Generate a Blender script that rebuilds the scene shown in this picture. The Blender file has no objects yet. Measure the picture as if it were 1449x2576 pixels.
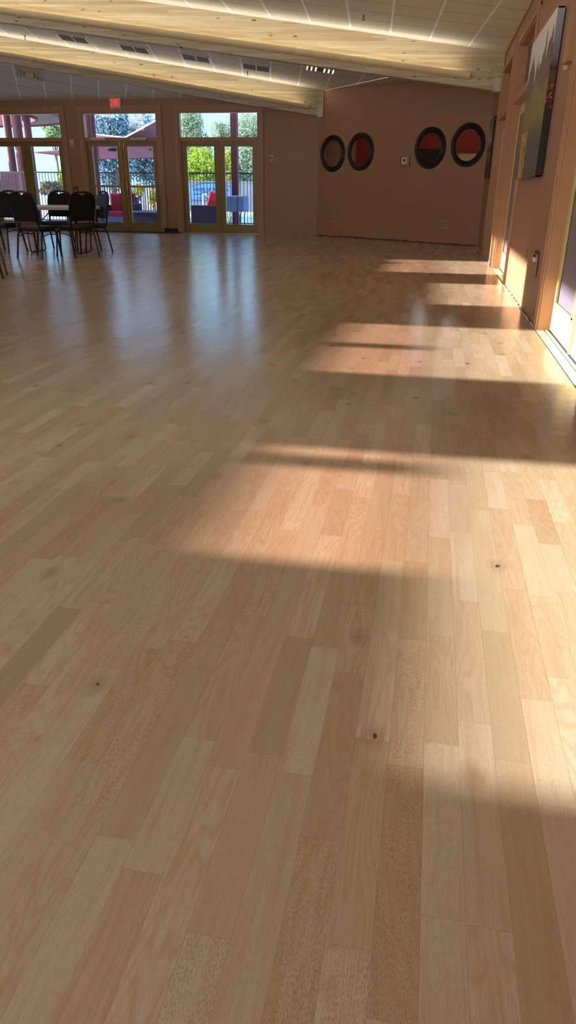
import bpy, bmesh, math, random
from mathutils import Vector, Matrix
random.seed(7)
S = bpy.context.scene
COL = S.collection
PI = math.pi

# ------------------------------------------------------------------ camera frame (1449 x 2576)
FPX, PITCH, ROLL, YAW, H = 1787.0, 0.42807, -0.009338, 0.18371, 1.1
def _frame():
    cp, sp = math.cos(PITCH), math.sin(PITCH)
    f = Vector((0, cp, -sp)); d = Vector((0, -sp, -cp)); x = Vector((1, 0, 0))
    r = x*math.cos(ROLL) + d*math.sin(ROLL); dn = d*math.cos(ROLL) - x*math.sin(ROLL)
    m = Matrix.Rotation(YAW, 3, 'Z')
    return m@r, m@dn, m@f
RT, DN, FW = _frame()
EYE = Vector((0, 0, H))
def ray(px, py): return FW*FPX + RT*(px-724.5) + DN*(py-1288)
def onX(px, py, X): v = ray(px, py); return EYE + v*(X/v.x)
def onY(px, py, Y): v = ray(px, py); return EYE + v*(Y/v.y)
def onZ(px, py, z=0): v = ray(px, py); return EYE + v*((z-H)/v.z)
def onP(px, py, P, n):
    v = ray(px, py); n = Vector(n)
    return EYE + v*((Vector(P)-EYE).dot(n)/v.dot(n))

cam = bpy.data.cameras.new('camera'); co = bpy.data.objects.new('camera', cam); COL.objects.link(co)
m3 = Matrix((RT, -DN, -FW)).transposed()
co.matrix_world = Matrix.Translation(EYE) @ m3.to_4x4()
cam.sensor_fit = 'VERTICAL'; cam.sensor_height = 36; cam.lens = 36*FPX/2576
cam.clip_start = .02; cam.clip_end = 500
S.camera = co

# ------------------------------------------------------------------ materials
def lin(c):
    return tuple((v/255/12.92 if v/255 <= .04045 else ((v/255+.055)/1.055)**2.4) for v in c)+(1,)
class NT:
    def __init__(s, name):
        s.m = bpy.data.materials.new(name); s.m.use_nodes = True
        s.t = s.m.node_tree; s.t.nodes.clear()
        s.out = s.n('ShaderNodeOutputMaterial')
    def n(s, typ, ins=None, **kw):
        nd = s.t.nodes.new(typ)
        for k, v in kw.items(): setattr(nd, k, v)
        for k, v in (ins or {}).items():
            if hasattr(v, 'links') or isinstance(v, bpy.types.NodeSocket): s.t.links.new(v, nd.inputs[k])
            else: nd.inputs[k].default_value = v
        return nd
    def math(s, op, a, b=0.0, c=0.0, clamp=False):
        nd = s.n('ShaderNodeMath', {0: a, 1: b, 2: c}, operation=op, use_clamp=clamp)
        return nd.outputs[0]
    def mix(s, f, a, b, blend='MIX'):
        nd = s.n('ShaderNodeMix', data_type='RGBA', blend_type=blend)
        for k, v in ((0, f), (6, a), (7, b)):
            if isinstance(v, bpy.types.NodeSocket): s.t.links.new(v, nd.inputs[k])
            else: nd.inputs[k].default_value = v
        return nd.outputs[2]
    def ramp(s, f, stops):
        nd = s.n('ShaderNodeValToRGB', {0: f}); cr = nd.color_ramp
        while len(cr.elements) < len(stops): cr.elements.new(.5)
        for e, (p, c) in zip(cr.elements, stops): e.position = p; e.color = c if len(c) == 4 else tuple(c)+(1,)
        return nd.outputs[0]
    def noise(s, vec, scale, detail=2, rough=.5, dims='3D', w=None, dist=0):
        nd = s.n('ShaderNodeTexNoise', noise_dimensions=dims)
        if vec is not None: s.t.links.new(vec, nd.inputs['Vector'])
        if w is not None: s.t.links.new(w, nd.inputs['W'])
        nd.inputs['Scale'].default_value = scale; nd.inputs['Detail'].default_value = detail
        nd.inputs['Roughness'].default_value = rough; nd.inputs['Distortion'].default_value = dist
        return nd.outputs[0]
    def coord(s, which='Object'): return s.n('ShaderNodeTexCoord').outputs[which]
    def mapv(s, vec, scale=(1, 1, 1), rot=(0, 0, 0), loc=(0, 0, 0)):
        return s.n('ShaderNodeMapping', {'Vector': vec, 'Scale': scale, 'Rotation': rot, 'Location': loc}).outputs[0]
    def bump(s, h, strength=.3, dist=.01):
        return s.n('ShaderNodeBump', {'Height': h, 'Strength': strength, 'Distance': dist}).outputs[0]
    def pbr(s, base, rough=.6, metal=0., spec=.5, normal=None, **kw):
        ins = {'Base Color': base, 'Roughness': rough, 'Metallic': metal, 'Specular IOR Level': spec}
        if normal is not None: ins['Normal'] = normal
        ins.update(kw)
        b = s.n('ShaderNodeBsdfPrincipled', ins); s.t.links.new(b.outputs[0], s.out.inputs[0]); return b

def simple(name, c, rough=.6, metal=0., spec=.5, var=.12, scale=6, bump=0., bscale=60):
    t = NT(name); v = t.coord()
    f = t.noise(v, scale, 4)
    base = lin(c)
    dark = tuple(x*(1-var) for x in base[:3])+(1,); lite = tuple(min(1, x*(1+var)) for x in base[:3])+(1,)
    nrm = t.bump(t.noise(v, bscale, 3), bump, .004) if bump else None
    t.pbr(t.ramp(f, [(.3, dark), (.7, lite)]), rough, metal, spec, nrm)
    return t.m
def emit(name, c, s):
    t = NT(name); e = t.n('ShaderNodeEmission', {'Color': lin(c), 'Strength': s}); t.t.links.new(e.outputs[0], t.out.inputs[0]); return t.m

M = {}
def paint(name, c, seed=0):
    t = NT(name); v = t.coord()
    f = t.noise(v, 1.3, 3); f2 = t.noise(v, 14, 4)
    b = lin(c)
    base = t.mix(f, tuple(x*.93 for x in b[:3])+(1,), tuple(x*1.06 for x in b[:3])+(1,))
    base = t.mix(t.math('MULTIPLY', f2, .12), base, tuple(x*.7 for x in b[:3])+(1,))
    nrm = t.bump(t.noise(v, 170, 3), .25, .002)
    t.pbr(base, .5, 0, .4, nrm); return t.m
M['wall'] = paint('terracotta_paint', (160, 116, 83))
M['trim'] = paint('trim_paint', (171, 125, 90))
M['red'] = paint('red_paint', (150, 38, 20))
M['cream'] = simple('cream_gold_enamel', (196, 178, 128), .4, 0, .4, .06, 3)
M['ochre'] = simple('ochre_enamel', (132, 106, 40), .35, 0, .5, .08, 3)
M['ochre2'] = simple('pale_gold_enamel', (200, 180, 110), .35, 0, .5, .08, 3)
M['brass'] = simple('dull_brass', (160, 124, 50), .3, .8, .5)
M['steel'] = simple('grey_steel', (150, 140, 120), .35, .7)
M['alu'] = simple('aluminium_sill', (205, 208, 200), .35, .5, .5, .1, 20)
M['dark'] = simple('dark_void', (12, 10, 10), .9)
M['black'] = simple('black_satin', (16, 14, 15), .45, 0, .4)
M['fabric'] = simple('charcoal_fabric', (22, 19, 22), .9, 0, .25, .2, 90, .4, 300)
M['vinyl'] = simple('black_vinyl', (20, 18, 20), .4, 0, .5, .15, 20, .15, 80)
M['fabric2'] = simple('slate_fabric', (62, 72, 92), .85, 0, .3, .2, 90, .3, 300)
M['tube'] = simple('dark_tube_metal', (34, 30, 30), .35, .6, .5)
M['tabletop'] = simple('white_laminate', (205, 204, 198), .35, 0, .5, .04)
M['white'] = simple('white_plastic', (205, 198, 182), .45, 0, .5, .04)
M['beige'] = simple('beige_plastic', (196, 176, 130), .5, 0, .5, .06)
M['redplastic'] = simple('red_plastic', (120, 18, 22), .4)
M['clear'] = simple('clear_guard', (170, 140, 115), .2, 0, .6)
M['exitred'] = emit('exit_letter', (255, 40, 60), 1.1)
M['exitface'] = simple('exit_face', (232, 190, 160), .5)
M['maroon'] = simple('maroon_paint', (64, 20, 26), .6, 0, .3, .1)
M['maroon2'] = simple('rosy_stucco', (92, 44, 48), .8, 0, .2, .1)
M['rail'] = simple('black_iron', (34, 34, 42), .5, .3)
M['navy'] = simple('navy_wicker', (14, 17, 34), .8, 0, .3, .25, 60, .5, 200)
M['greyw'] = simple('grey_wicker', (60, 66, 92), .8, 0, .3, .2, 60, .5, 200)
M['rose'] = simple('crimson_cushion', (110, 14, 44), .8, 0, .2, .12, 9)
M['coral'] = simple('coral_cushion', (190, 50, 60), .8, 0, .2, .12, 9)
M['cover'] = simple('blue_grey_cover', (74, 94, 118), .7, 0, .3, .1, 4)
M['sail'] = simple('dusty_pink_sail', (128, 80, 82), .8, 0, .2, .08, 2)
M['sailw'] = simple('white_piping', (240, 238, 235), .7)
M['deck'] = simple('lavender_concrete', (198, 198, 238), .6, 0, .4, .1, 3)
M['pale'] = simple('pale_concrete', (165, 168, 170), .8, 0, .2, .08, 3)
M['gwall'] = simple('grey_block', (112, 116, 126), .85, 0, .2, .1, 3)
M['signblue'] = simple('sign_blue', (70, 125, 195), .5, 0, .3, .04)
M['signink'] = simple('sign_ink', (8, 24, 60), .5)
M['water'] = simple('pool_water', (90, 190, 225), .08, 0, .6, .15, 4, .5, 3)
M['bark'] = simple('bark', (92, 74, 62), .9, 0, .2, .3, 20, .5, 30)
M['paper'] = simple('grey_paper', (205, 205, 225), .8, 0, .2, .04)
M['sticker'] = simple('white_sticker', (225, 222, 225), .5)
M['badge'] = simple('red_badge', (160, 30, 40), .5)
M['hedge'] = None
def leafmat(name, a, b, c):
    t = NT(name); v = t.coord(); f = t.noise(v, 2.2, 5, .7)
    oi = t.n('ShaderNodeNewGeometry').outputs['Random Per Island']
    k = t.math('ADD', t.math('MULTIPLY', f, .5), t.math('MULTIPLY', oi, .5))
    base = t.ramp(k, [(.25, lin(a)), (.5, lin(b)), (.75, lin(c))])
    d = t.n('ShaderNodeBsdfDiffuse', {'Color': base}); tr = t.n('ShaderNodeBsdfTranslucent', {'Color': base})
    mx = t.n('ShaderNodeMixShader', {0: .35, 1: d.outputs[0], 2: tr.outputs[0]}); t.t.links.new(mx.outputs[0], t.out.inputs[0]); return t.m
M['leafblue'] = leafmat('blue_green_leaves', (52, 74, 92), (96, 124, 142), (170, 196, 196))
M['leafyel'] = leafmat('yellow_green_leaves', (96, 116, 40), (176, 196, 60), (228, 234, 130))
M['leafgreen'] = leafmat('grey_green_leaves', (70, 96, 60), (132, 162, 104), (205, 222, 170))
M['leafpale'] = leafmat('pale_grey_green_leaves', (96, 112, 84), (150, 168, 134), (206, 216, 190))
M['leafgold'] = leafmat('golden_leaves', (120, 96, 50), (190, 170, 60), (230, 214, 110))
M['leafdark'] = leafmat('purple_brown_leaves', (66, 50, 50), (112, 92, 82), (160, 150, 110))

def glass():
    t = NT('clear_glass')
    tr = t.n('ShaderNodeBsdfTransparent', {'Color': (.86, .9, .92, 1)})
    gl = t.n('ShaderNodeBsdfGlossy', {'Color': (1, 1, 1, 1), 'Roughness': .02})
    fr = t.n('ShaderNodeFresnel', {'IOR': 1.45})
    mx = t.n('ShaderNodeMixShader', {0: t.math('MULTIPLY', fr.outputs[0], .8), 1: tr.outputs[0], 2: gl.outputs[0]})
    t.t.links.new(mx.outputs[0], t.out.inputs[0]); return t.m
M['glass'] = glass()
def tint(name, c):
    t = NT(name)
    tr = t.n('ShaderNodeBsdfTransparent', {'Color': c}); t.t.links.new(tr.outputs[0], t.out.inputs[0]); return t.m
M['pinkglass'] = tint('rosy_film_glass', (.88, .74, .70, 1))
M['shade'] = simple('lavender_shade', (104, 98, 112), .35, 0, .4, .05, 2)
M['browngloss'] = simple('brown_gloss', (84, 52, 36), .3, 0, .5, .05, 2)
M['mirror'] = simple('mirror_glass', (225, 222, 220), .02, 1.0, .5, .0)

def floor_mat():
    t = NT('beech_strip_floor')
    pos = t.n('ShaderNodeNewGeometry').outputs['Position']
    sx = t.n('ShaderNodeSeparateXYZ', {0: pos}); X, Y = sx.outputs[0], sx.outputs[1]
    W = .0744
    u = t.math('DIVIDE', t.math('SUBTRACT', X, .0025), W)
    row = t.math('FLOOR', u); fu = t.math('FRACT', u)
    rr = t.n('ShaderNodeTexWhiteNoise', {'W': t.math('ADD', row, 31.7)}, noise_dimensions='1D').outputs['Value']
    along = t.math('ADD', t.math('DIVIDE', Y, .47), t.math('MULTIPLY', rr, 517.0))
    along = t.math('ADD', along, t.math('MULTIPLY', row, 37.31))
    vo = t.n('ShaderNodeTexVoronoi', {'W': along, 'Scale': 1.0, 'Randomness': .75}, voronoi_dimensions='1D', feature='F1')
    ve = t.n('ShaderNodeTexVoronoi', {'W': along, 'Scale': 1.0, 'Randomness': .75}, voronoi_dimensions='1D', feature='DISTANCE_TO_EDGE')
    cell = vo.outputs['Color']; edge = ve.outputs['Distance']
    cs = t.n('ShaderNodeSeparateColor', {0: cell}); r1, r2, r3 = cs.outputs[0], cs.outputs[1], cs.outputs[2]
    # strip colour
    base = t.ramp(r1, [(0.0, lin((176, 156, 126))), (.22, lin((187, 170, 141))), (.45, lin((194, 179, 151))), (.62, lin((182, 163, 135))), (.78, lin((200, 187, 162))), (.92, lin((190, 166, 142))), (1.0, lin((170, 151, 121)))])
    base = t.mix(t.math('MULTIPLY', r3, .3), base, lin((198, 172, 134)))
    # grain coordinates, shifted strip by strip
    off = t.math('MULTIPLY', r2, 91.0)
    gv = t.n('ShaderNodeCombineXYZ', {0: t.math('ADD', X, off), 1: Y, 2: t.math('MULTIPLY', r3, 40.)}).outputs[0]
    # cathedral figure: bands of a slowly warped field
    warp = t.noise(t.mapv(gv, (9, 1.1, 1)), 1.0, 2, .5)
    ringf = t.math('SINE', t.math('ADD', t.math('MULTIPLY', warp, 130.0), t.math('MULTIPLY', t.noise(t.mapv(gv, (60, 8, 1)), 1.0, 2), 2.2)))
    fig = t.math('MULTIPLY', t.math('POWER', t.math('MULTIPLY_ADD', ringf, .5, .5), 2.5), t.math('GREATER_THAN', r3, .42))
    fine = t.noise(t.mapv(gv, (420, 14, 1)), 1.0, 3, .6)
    mid = t.noise(t.mapv(gv, (70, 3, 1)), 1.0, 3, .6)
    tone = t.noise(t.mapv(gv, (12, 1.6, 1)), 1.0, 2, .5)
    base = t.mix(t.math('MULTIPLY', fig, .24), base, lin((168, 118, 80)))
    base = t.mix(t.math('MULTIPLY', t.math('SUBTRACT', fine, .35, clamp=True), .75, clamp=True), base, lin((170, 124, 86)))
    base = t.mix(t.math('MULTIPLY', t.math('SUBTRACT', mid, .5, clamp=True), 1.3, clamp=True), base, lin((172, 120, 84)))
    base = t.mix(t.math('MULTIPLY', t.math('SUBTRACT', tone, .52, clamp=True), 1.4, clamp=True), base, lin((178, 134, 98)))
    # medullary flecks on some strips
    fl = t.n('ShaderNodeTexVoronoi', {'Vector': t.mapv(gv, (330, 95, 1)), 'Scale': 1.0}, voronoi_dimensions='2D', feature='F1')
    flm = t.math('MULTIPLY', t.math('LESS_THAN', fl.outputs['Distance'], t.math('MULTIPLY', t.noise(t.mapv(gv, (40, 12, 1)), 1., 1), .46)), t.math('GREATER_THAN', r2, .80))
    base = t.mix(t.math('MULTIPLY', flm, .42), base, lin((140, 88, 52)))
    # short dark pores everywhere
    po = t.n('ShaderNodeTexVoronoi', {'Vector': t.mapv(gv, (300, 45, 1)), 'Scale': 1.0}, voronoi_dimensions='2D', feature='F1')
    pom = t.math('LESS_THAN', po.outputs['Distance'], .16)
    base = t.mix(t.math('MULTIPLY', pom, .22), base, lin((130, 86, 56)))
    # occasional knots
    kn = t.n('ShaderNodeTexVoronoi', {'Vector': t.mapv(pos, (3.1, 2.0, 1)), 'Scale': 1.0}, voronoi_dimensions='2D', feature='F1')
    kc = t.n('ShaderNodeSeparateColor', {0: kn.outputs['Color']}).outputs[0]
    kd = t.math('ADD', kn.outputs['Distance'], t.math('MULTIPLY', t.noise(t.mapv(pos, (90, 28, 1)), 1., 3), .075))
    kmask = t.math('GREATER_THAN', kc, .5)
    halo = t.math('MULTIPLY', t.math('SUBTRACT', 1.0, t.math('DIVIDE', kd, .15), clamp=True), kmask)
    base = t.mix(t.math('MULTIPLY', halo, .55), base, lin((120, 72, 42)))
    core = t.math('MULTIPLY', t.math('LESS_THAN', kd, t.math('MULTIPLY', kc, .062)), kmask)
    base = t.mix(t.math('MULTIPLY', core, .85), base, lin((46, 26, 16)))
    # joints between strips
    du = t.math('MULTIPLY', t.math('MINIMUM', fu, t.math('SUBTRACT', 1.0, fu)), W)
    dv = t.math('MULTIPLY', edge, .47)
    j = t.math('MINIMUM', du, dv)
    jm = t.math('SUBTRACT', 1.0, t.math('DIVIDE', j, .0011), clamp=True)
    base = t.mix(t.math('MULTIPLY', jm, .28), base, lin((96, 62, 38)))
    # wax sheen: gently wavy surface
    wav = t.noise(t.mapv(pos, (3.0, 9.0, 1)), 1.0, 3, .55)
    wav2 = t.math('MULTIPLY', t.n('ShaderNodeTexWhiteNoise', {'Vector': t.n('ShaderNodeCombineXYZ', {0: row, 1: r1, 2: r2}).outputs[0]}, noise_dimensions='3D').outputs['Value'], .35)
    hgt = t.math('ADD', t.math('MULTIPLY', wav, 1.0), t.math('MULTIPLY', fine, .04))
    hgt = t.math('SUBTRACT', hgt, t.math('MULTIPLY', jm, .12))
    nrm = t.bump(hgt, .12, .012)
    rough = t.math('ADD', .15, t.math('MULTIPLY', t.math('ADD', mid, wav2), .07))
    t.pbr(base, rough, 0, .85, nrm)
    return t.m
M['floor'] = floor_mat()

def tile_mat(name, yaw, U, Vv, u0, v0):
    """acoustic tiles: grid turned by yaw in plan, main tees wide and pale, cross joints thin"""
    t = NT(name)
    pos = t.n('ShaderNodeNewGeometry').outputs['Position']
    rx = t.mapv(pos, rot=(0, 0, -yaw))
    s = t.n('ShaderNodeSeparateXYZ', {0: rx})
    fu = t.math('FRACT', t.math('ADD', t.math('DIVIDE', t.math('SUBTRACT', s.outputs[0], u0), U), 100.))
    fv = t.math('FRACT', t.math('ADD', t.math('DIVIDE', t.math('SUBTRACT', s.outputs[1], v0), Vv), 100.))
    du = t.math('MULTIPLY', t.math('MINIMUM', fu, t.math('SUBTRACT', 1., fu)), U)
    dv = t.math('MULTIPLY', t.math('MINIMUM', fv, t.math('SUBTRACT', 1., fv)), Vv)
    n1 = t.noise(pos, 55, 4, .75); n2 = t.noise(pos, 160, 2, .6)
    base = t.mix(t.ramp(n1, [(.38, (0, 0, 0)), (.62, (1, 1, 1))]), lin((206, 196, 176)), lin((232, 226, 210)))
    base = t.mix(t.math('LESS_THAN', n2, .36), base, lin((150, 138, 120)))
    base = t.mix(t.math('LESS_THAN', dv, .006), base, lin((96, 82, 64)))
    base = t.mix(t.math('LESS_THAN', du, .017), base, lin((250, 248, 240)))
    hh = t.math('ADD', t.math('MULTIPLY', n1, .4), t.math('LESS_THAN', du, .016))
    nrm = t.bump(hh, .5, .004)
    t.pbr(base, .85, 0, .2, nrm); return t.m

def beam_mat():
    t = NT('glulam_pine'); v = t.coord()
    s = t.n('ShaderNodeSeparateXYZ', {0: v}); Xc, Zc = s.outputs[0], s.outputs[2]
    lam = t.math('FLOOR', t.math('DIVIDE', Zc, .038)); fz = t.math('FRACT', t.math('DIVIDE', Zc, .038))
    lr = t.n('ShaderNodeTexWhiteNoise', {'W': lam}, noise_dimensions='1D').outputs['Value']
    seg = t.math('FLOOR', t.math('ADD', t.math('DIVIDE', Xc, 2.1), t.math('MULTIPLY', lr, 9.)))
    cr = t.n('ShaderNodeTexWhiteNoise', {'Vector': t.n('ShaderNodeCombineXYZ', {0: seg, 1: lam}).outputs[0]}, noise_dimensions='3D').outputs['Value']
    base = t.ramp(cr, [(0, lin((182, 168, 138))), (.5, lin((196, 184, 156))), (1, lin((208, 198, 172)))])
    g = t.noise(t.mapv(v, (1.1, 40, 55)), 1., 5, .65, dist=.25)
    base = t.mix(t.math('MULTIPLY', t.math('SUBTRACT', g, .42, clamp=True), 1.6, clamp=True), base, lin((150, 116, 70)))
    kn = t.n('ShaderNodeTexVoronoi', {'Vector': t.mapv(v, (4.5, .01, 15)), 'Scale': 1.0}, feature='F1')
    kc = t.n('ShaderNodeSeparateColor', {0: kn.outputs['Color']}).outputs[0]
    km = t.math('MULTIPLY', t.math('MULTIPLY', t.math('SUBTRACT', 1., t.math('DIVIDE', kn.outputs['Distance'], t.math('MULTIPLY', kc, .28)), clamp=True), t.math('GREATER_THAN', kc, .6)), 1.3, clamp=True)
    base = t.mix(km, base, lin((96, 64, 36)))
    base = t.mix(t.math('MULTIPLY', t.math('LESS_THAN', fz, .05), .35), base, lin((120, 92, 54)))
    t.pbr(base, .6, 0, .3); return t.m
M['beam'] = beam_mat()
M['trough'] = simple('beige_trough', (216, 200, 164), .5, 0, .3, .06)

def painting_mat(kind):
    t = NT('painted_canvas_'+kind); v = t.coord('Generated')
    s = t.n('ShaderNodeSeparateXYZ', {0: v}); U, Z = s.outputs[1], s.outputs[2]    # along the wall, up
    vec = t.n('ShaderNodeCombineXYZ', {0: U, 1: Z}).outputs[0]
    sky = t.mix(t.noise(t.mapv(vec, (3, 7, 1)), 1., 3), lin((196, 214, 206)), lin((226, 208, 200)))
    # spires: height profile from two noises of U
    px = t.noise(None, 5.5, 1, .5, dims='1D', w=U)
    px2 = t.noise(None, 26., 2, .6, dims='1D', w=U)
    prof = t.math('ADD', t.math('ADD', .38, t.math('MULTIPLY', px, .62)), t.math('MULTIPLY', px2, .22))
    rock = t.mix(t.noise(t.mapv(vec, (26, 3, 1)), 1., 4), lin((84, 66, 58)), lin((140, 110, 94)))
    c = t.mix(t.math('LESS_THAN', Z, prof), sky, rock)
    hills = t.math('ADD', .5, t.math('MULTIPLY', t.noise(None, 3., 2, .5, dims='1D', w=t.math('ADD', U, 4.)), .22))
    green = t.mix(t.noise(t.mapv(vec, (14, 14, 1)), 1., 5, .7), lin((70, 78, 56)), lin((176, 148, 78)))
    c = t.mix(t.math('LESS_THAN', Z, hills), c, green)
    low = t.mix(t.noise(t.mapv(vec, (38, 9, 1)), 1., 5, .7), lin((58, 56, 54)), lin((118, 108, 96)))
    c = t.mix(t.ramp(Z, [(.25, (1, 1, 1)), (.42, (0, 0, 0))]), c, low)
    gold = t.math('MULTIPLY', t.math('GREATER_THAN', t.noise(t.mapv(vec, (46, 12, 1)), 1., 3, .6), .5),
                  t.math('MULTIPLY', t.math('GREATER_THAN', U, .62), t.math('MULTIPLY', t.math('LESS_THAN', U, .93), t.math('LESS_THAN', Z, .34))))
    c = t.mix(gold, c, lin((214, 164, 58)))
    t.pbr(c, .6, 0, .3, t.bump(t.noise(v, 60, 3), .3, .003)); return t.m
M['canvas'] = painting_mat('spires')
def canvas_edge():
    t = NT('painted_canvas_side'); v = t.coord('Generated')
    Z = t.n('ShaderNodeSeparateXYZ', {0: v}).outputs[2]
    c = t.ramp(Z, [(0, lin((16, 15, 14))), (.5, lin((24, 26, 18))), (.62, lin((90, 66, 20))), (.66, lin((60, 30, 32))), (.72, lin((120, 104, 108))), (1, lin((150, 156, 160)))])
    dots = t.n('ShaderNodeTexVoronoi', {'Vector': t.mapv(v, (3, 3, 42)), 'Scale': 1.}, feature='F1')
    dm = t.math('MULTIPLY', t.math('LESS_THAN', dots.outputs['Distance'], .35), t.math('MULTIPLY', t.math('LESS_THAN', Z, .57), t.math('GREATER_THAN', Z, .42)))
    c = t.mix(dm, c, lin((190, 62, 34)))
    t.pbr(c, .6); return t.m
M['canvasside'] = canvas_edge()
def canvas2():
    t = NT('painted_canvas_autumn'); v = t.coord('Generated')
    Z = t.n('ShaderNodeSeparateXYZ', {0: v}).outputs[2]
    k = t.math('ADD', Z, t.math('MULTIPLY', t.math('SUBTRACT', t.noise(v, 9, 4), .5), .3))
    c = t.ramp(k, [(0, lin((110, 46, 20))), (.15, lin((60, 44, 18))), (.35, lin((120, 92, 36))), (.5, lin((50, 24, 16))), (.62, lin((190, 160, 90))), (.8, lin((120, 106, 62))), (.92, lin((90, 104, 104)))])
    t.pbr(c, .6); return t.m
M['canvas2'] = canvas2()

# ------------------------------------------------------------------ mesh helpers
def newbm(): return bmesh.new()
def bbox(bm, a, b, mat=0, bevel=0):
    """axis aligned box between corners a and b"""
    x0, x1 = sorted((a[0], b[0])); y0, y1 = sorted((a[1], b[1])); z0, z1 = sorted((a[2], b[2]))
    vs = [bm.verts.new(p) for p in ((x0,y0,z0),(x1,y0,z0),(x1,y1,z0),(x0,y1,z0),(x0,y0,z1),(x1,y0,z1),(x1,y1,z1),(x0,y1,z1))]
    fs = [bm.faces.new([vs[i] for i in f]) for f in ((3,2,1,0),(4,5,6,7),(0,1,5,4),(1,2,6,5),(2,3,7,6),(3,0,4,7))]
    for f in fs: f.material_index = mat
    if bevel:
        es = list({e for f in fs for e in f.edges})
        bmesh.ops.bevel(bm, geom=es, offset=bevel, segments=2, affect='EDGES', profile=.6)
    return vs
def prism(bm, pts, n, mat=0):
    """closed polygon pts (3D, planar) extruded by vector n"""
    n = Vector(n); a = [bm.verts.new(Vector(p)) for p in pts]; b = [bm.verts.new(Vector(p)+n) for p in pts]
    fs = [bm.faces.new(a), bm.faces.new(b[::-1])]
    k = len(pts)
    for i in range(k): fs.append(bm.faces.new([a[(i+1) % k], a[i], b[i], b[(i+1) % k]]))
    for f in fs: f.material_index = mat
    return fs
def tube(bm, pts, r, seg=8, closed=False, cap=True):
    pts = [Vector(p) for p in pts]; n = len(pts); rings = []
    rad = r if isinstance(r, (list, tuple)) else [r]*n
    up = None
    for i, p in enumerate(pts):
        if closed: d = (pts[(i+1) % n]-pts[i-1])
        else: d = pts[min(i+1, n-1)]-pts[max(i-1, 0)]
        d.normalize()
        if up is None:
            up = Vector((0, 0, 1)) if abs(d.z) < .9 else Vector((1, 0, 0))
        s = d.cross(up)
        if s.length < 1e-4: s = d.cross(Vector((0, 1, 0)))
        s.normalize(); up = s.cross(d).normalized()
        rings.append([bm.verts.new(p+(s*math.cos(2*PI*k/seg)+up*math.sin(2*PI*k/seg))*rad[i]) for k in range(seg)])
    for i in range(n if closed else n-1):
        A, B = rings[i], rings[(i+1) % n]
        for k in range(seg): bm.faces.new([A[k], A[(k+1) % seg], B[(k+1) % seg], B[k]])
    if cap and not closed:
        bm.faces.new(rings[0][::-1]); bm.faces.new(rings[-1])
def lathe(bm, prof, seg=32, c=(0, 0, 0)):
    c = Vector(c); rings = []
    for r, z in prof: rings.append([bm.verts.new(c+Vector((r*math.cos(2*PI*k/seg), r*math.sin(2*PI*k/seg), z))) for k in range(seg)])
    for A, B in zip(rings, rings[1:]):
        for k in range(seg): bm.faces.new([A[k], A[(k+1) % seg], B[(k+1) % seg], B[k]])
    bm.faces.new(rings[0][::-1]); bm.faces.new(rings[-1])
def bez(p0, p1, p2, n=6):
    p0, p1, p2 = Vector(p0), Vector(p1), Vector(p2)
    return [p0*(1-t)**2+p1*2*t*(1-t)+p2*t*t for t in [i/n for i in range(n+1)]]
def rounded(pts, r, n=4):
    """polyline with softened inner corners"""
    pts = [Vector(p) for p in pts]; out = [pts[0]]
    for a, b, c in zip(pts, pts[1:], pts[2:]):
        d1 = (a-b); d2 = (c-b); k = min(r, d1.length*.45, d2.length*.45)
        out += bez(b+d1.normalized()*k, b, b+d2.normalized()*k, n)
    return out+[pts[-1]]
def link(name, bm, mats, parent=None, smooth=False, loc=None):
    me = bpy.data.meshes.new(name)
    bmesh.ops.recalc_face_normals(bm, faces=bm.faces[:])
    bm.to_mesh(me); bm.free()
    for m in (mats if isinstance(mats, (list, tuple)) else [mats]): me.materials.append(m)
    if smooth:
        for p in me.polygons: p.use_smooth = True
        me.set_sharp_from_angle(angle=.7) if hasattr(me, 'set_sharp_from_angle') else None
    o = bpy.data.objects.new(name, me); COL.objects.link(o)
    if parent is not None:
        o.parent = parent
    if loc is not None: o.location = loc
    return o
def empty(name, loc=(0, 0, 0), rz=0):
    o = bpy.data.objects.new(name, None); COL.objects.link(o); o.location = loc; o.rotation_euler = (0, 0, rz)
    o.empty_display_size = .1
    return o
def tag(o, label, cat, group=None, kind=None):
    o['label'] = label; o['category'] = cat
    if group: o['group'] = group
    if kind: o['kind'] = kind
    return o
def thing(name, label, cat, loc=(0, 0, 0), rz=0, group=None): return tag(empty(name, loc, rz), label, cat, group)
def struct(o): o['kind'] = 'structure'; return o
def boxes(name, lst, mat, parent=None, bevel=0, **kw):
    bm = newbm()
    for a, b in lst: bbox(bm, a, b, bevel=bevel)
    return link(name, bm, mat, parent, **kw)
def copy_tree(o, parent=None):
    c = o.copy(); COL.objects.link(c)
    if parent is not None: c.parent = parent
    for ch in list(o.children): copy_tree(ch, c)
    return c
def text_mesh(name, s, size, mat, parent, mtx, extrude=.002, align='CENTER', stretch=1.0):
    cu = bpy.data.curves.new(name, 'FONT'); cu.body = s; cu.size = size; cu.extrude = extrude
    cu.align_x = align; cu.align_y = 'CENTER'; cu.offset = size*.012
    to = bpy.data.objects.new(name+'_tmp', cu); COL.objects.link(to)
    dg = bpy.context.evaluated_depsgraph_get()
    me = bpy.data.meshes.new_from_object(to.evaluated_get(dg))
    COL.objects.unlink(to); bpy.data.objects.remove(to)
    me.transform(Matrix.Diagonal((stretch, 1, 1, 1))); me.transform(mtx)
    me.materials.clear(); me.materials.append(mat)
    o = bpy.data.objects.new(name, me); COL.objects.link(o); o.parent = parent
    return o
FACE_S = Matrix(((1, 0, 0, 0), (0, 0, -1, 0), (0, 1, 0, 0), (0, 0, 0, 1)))      # text on a wall facing -Y

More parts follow.
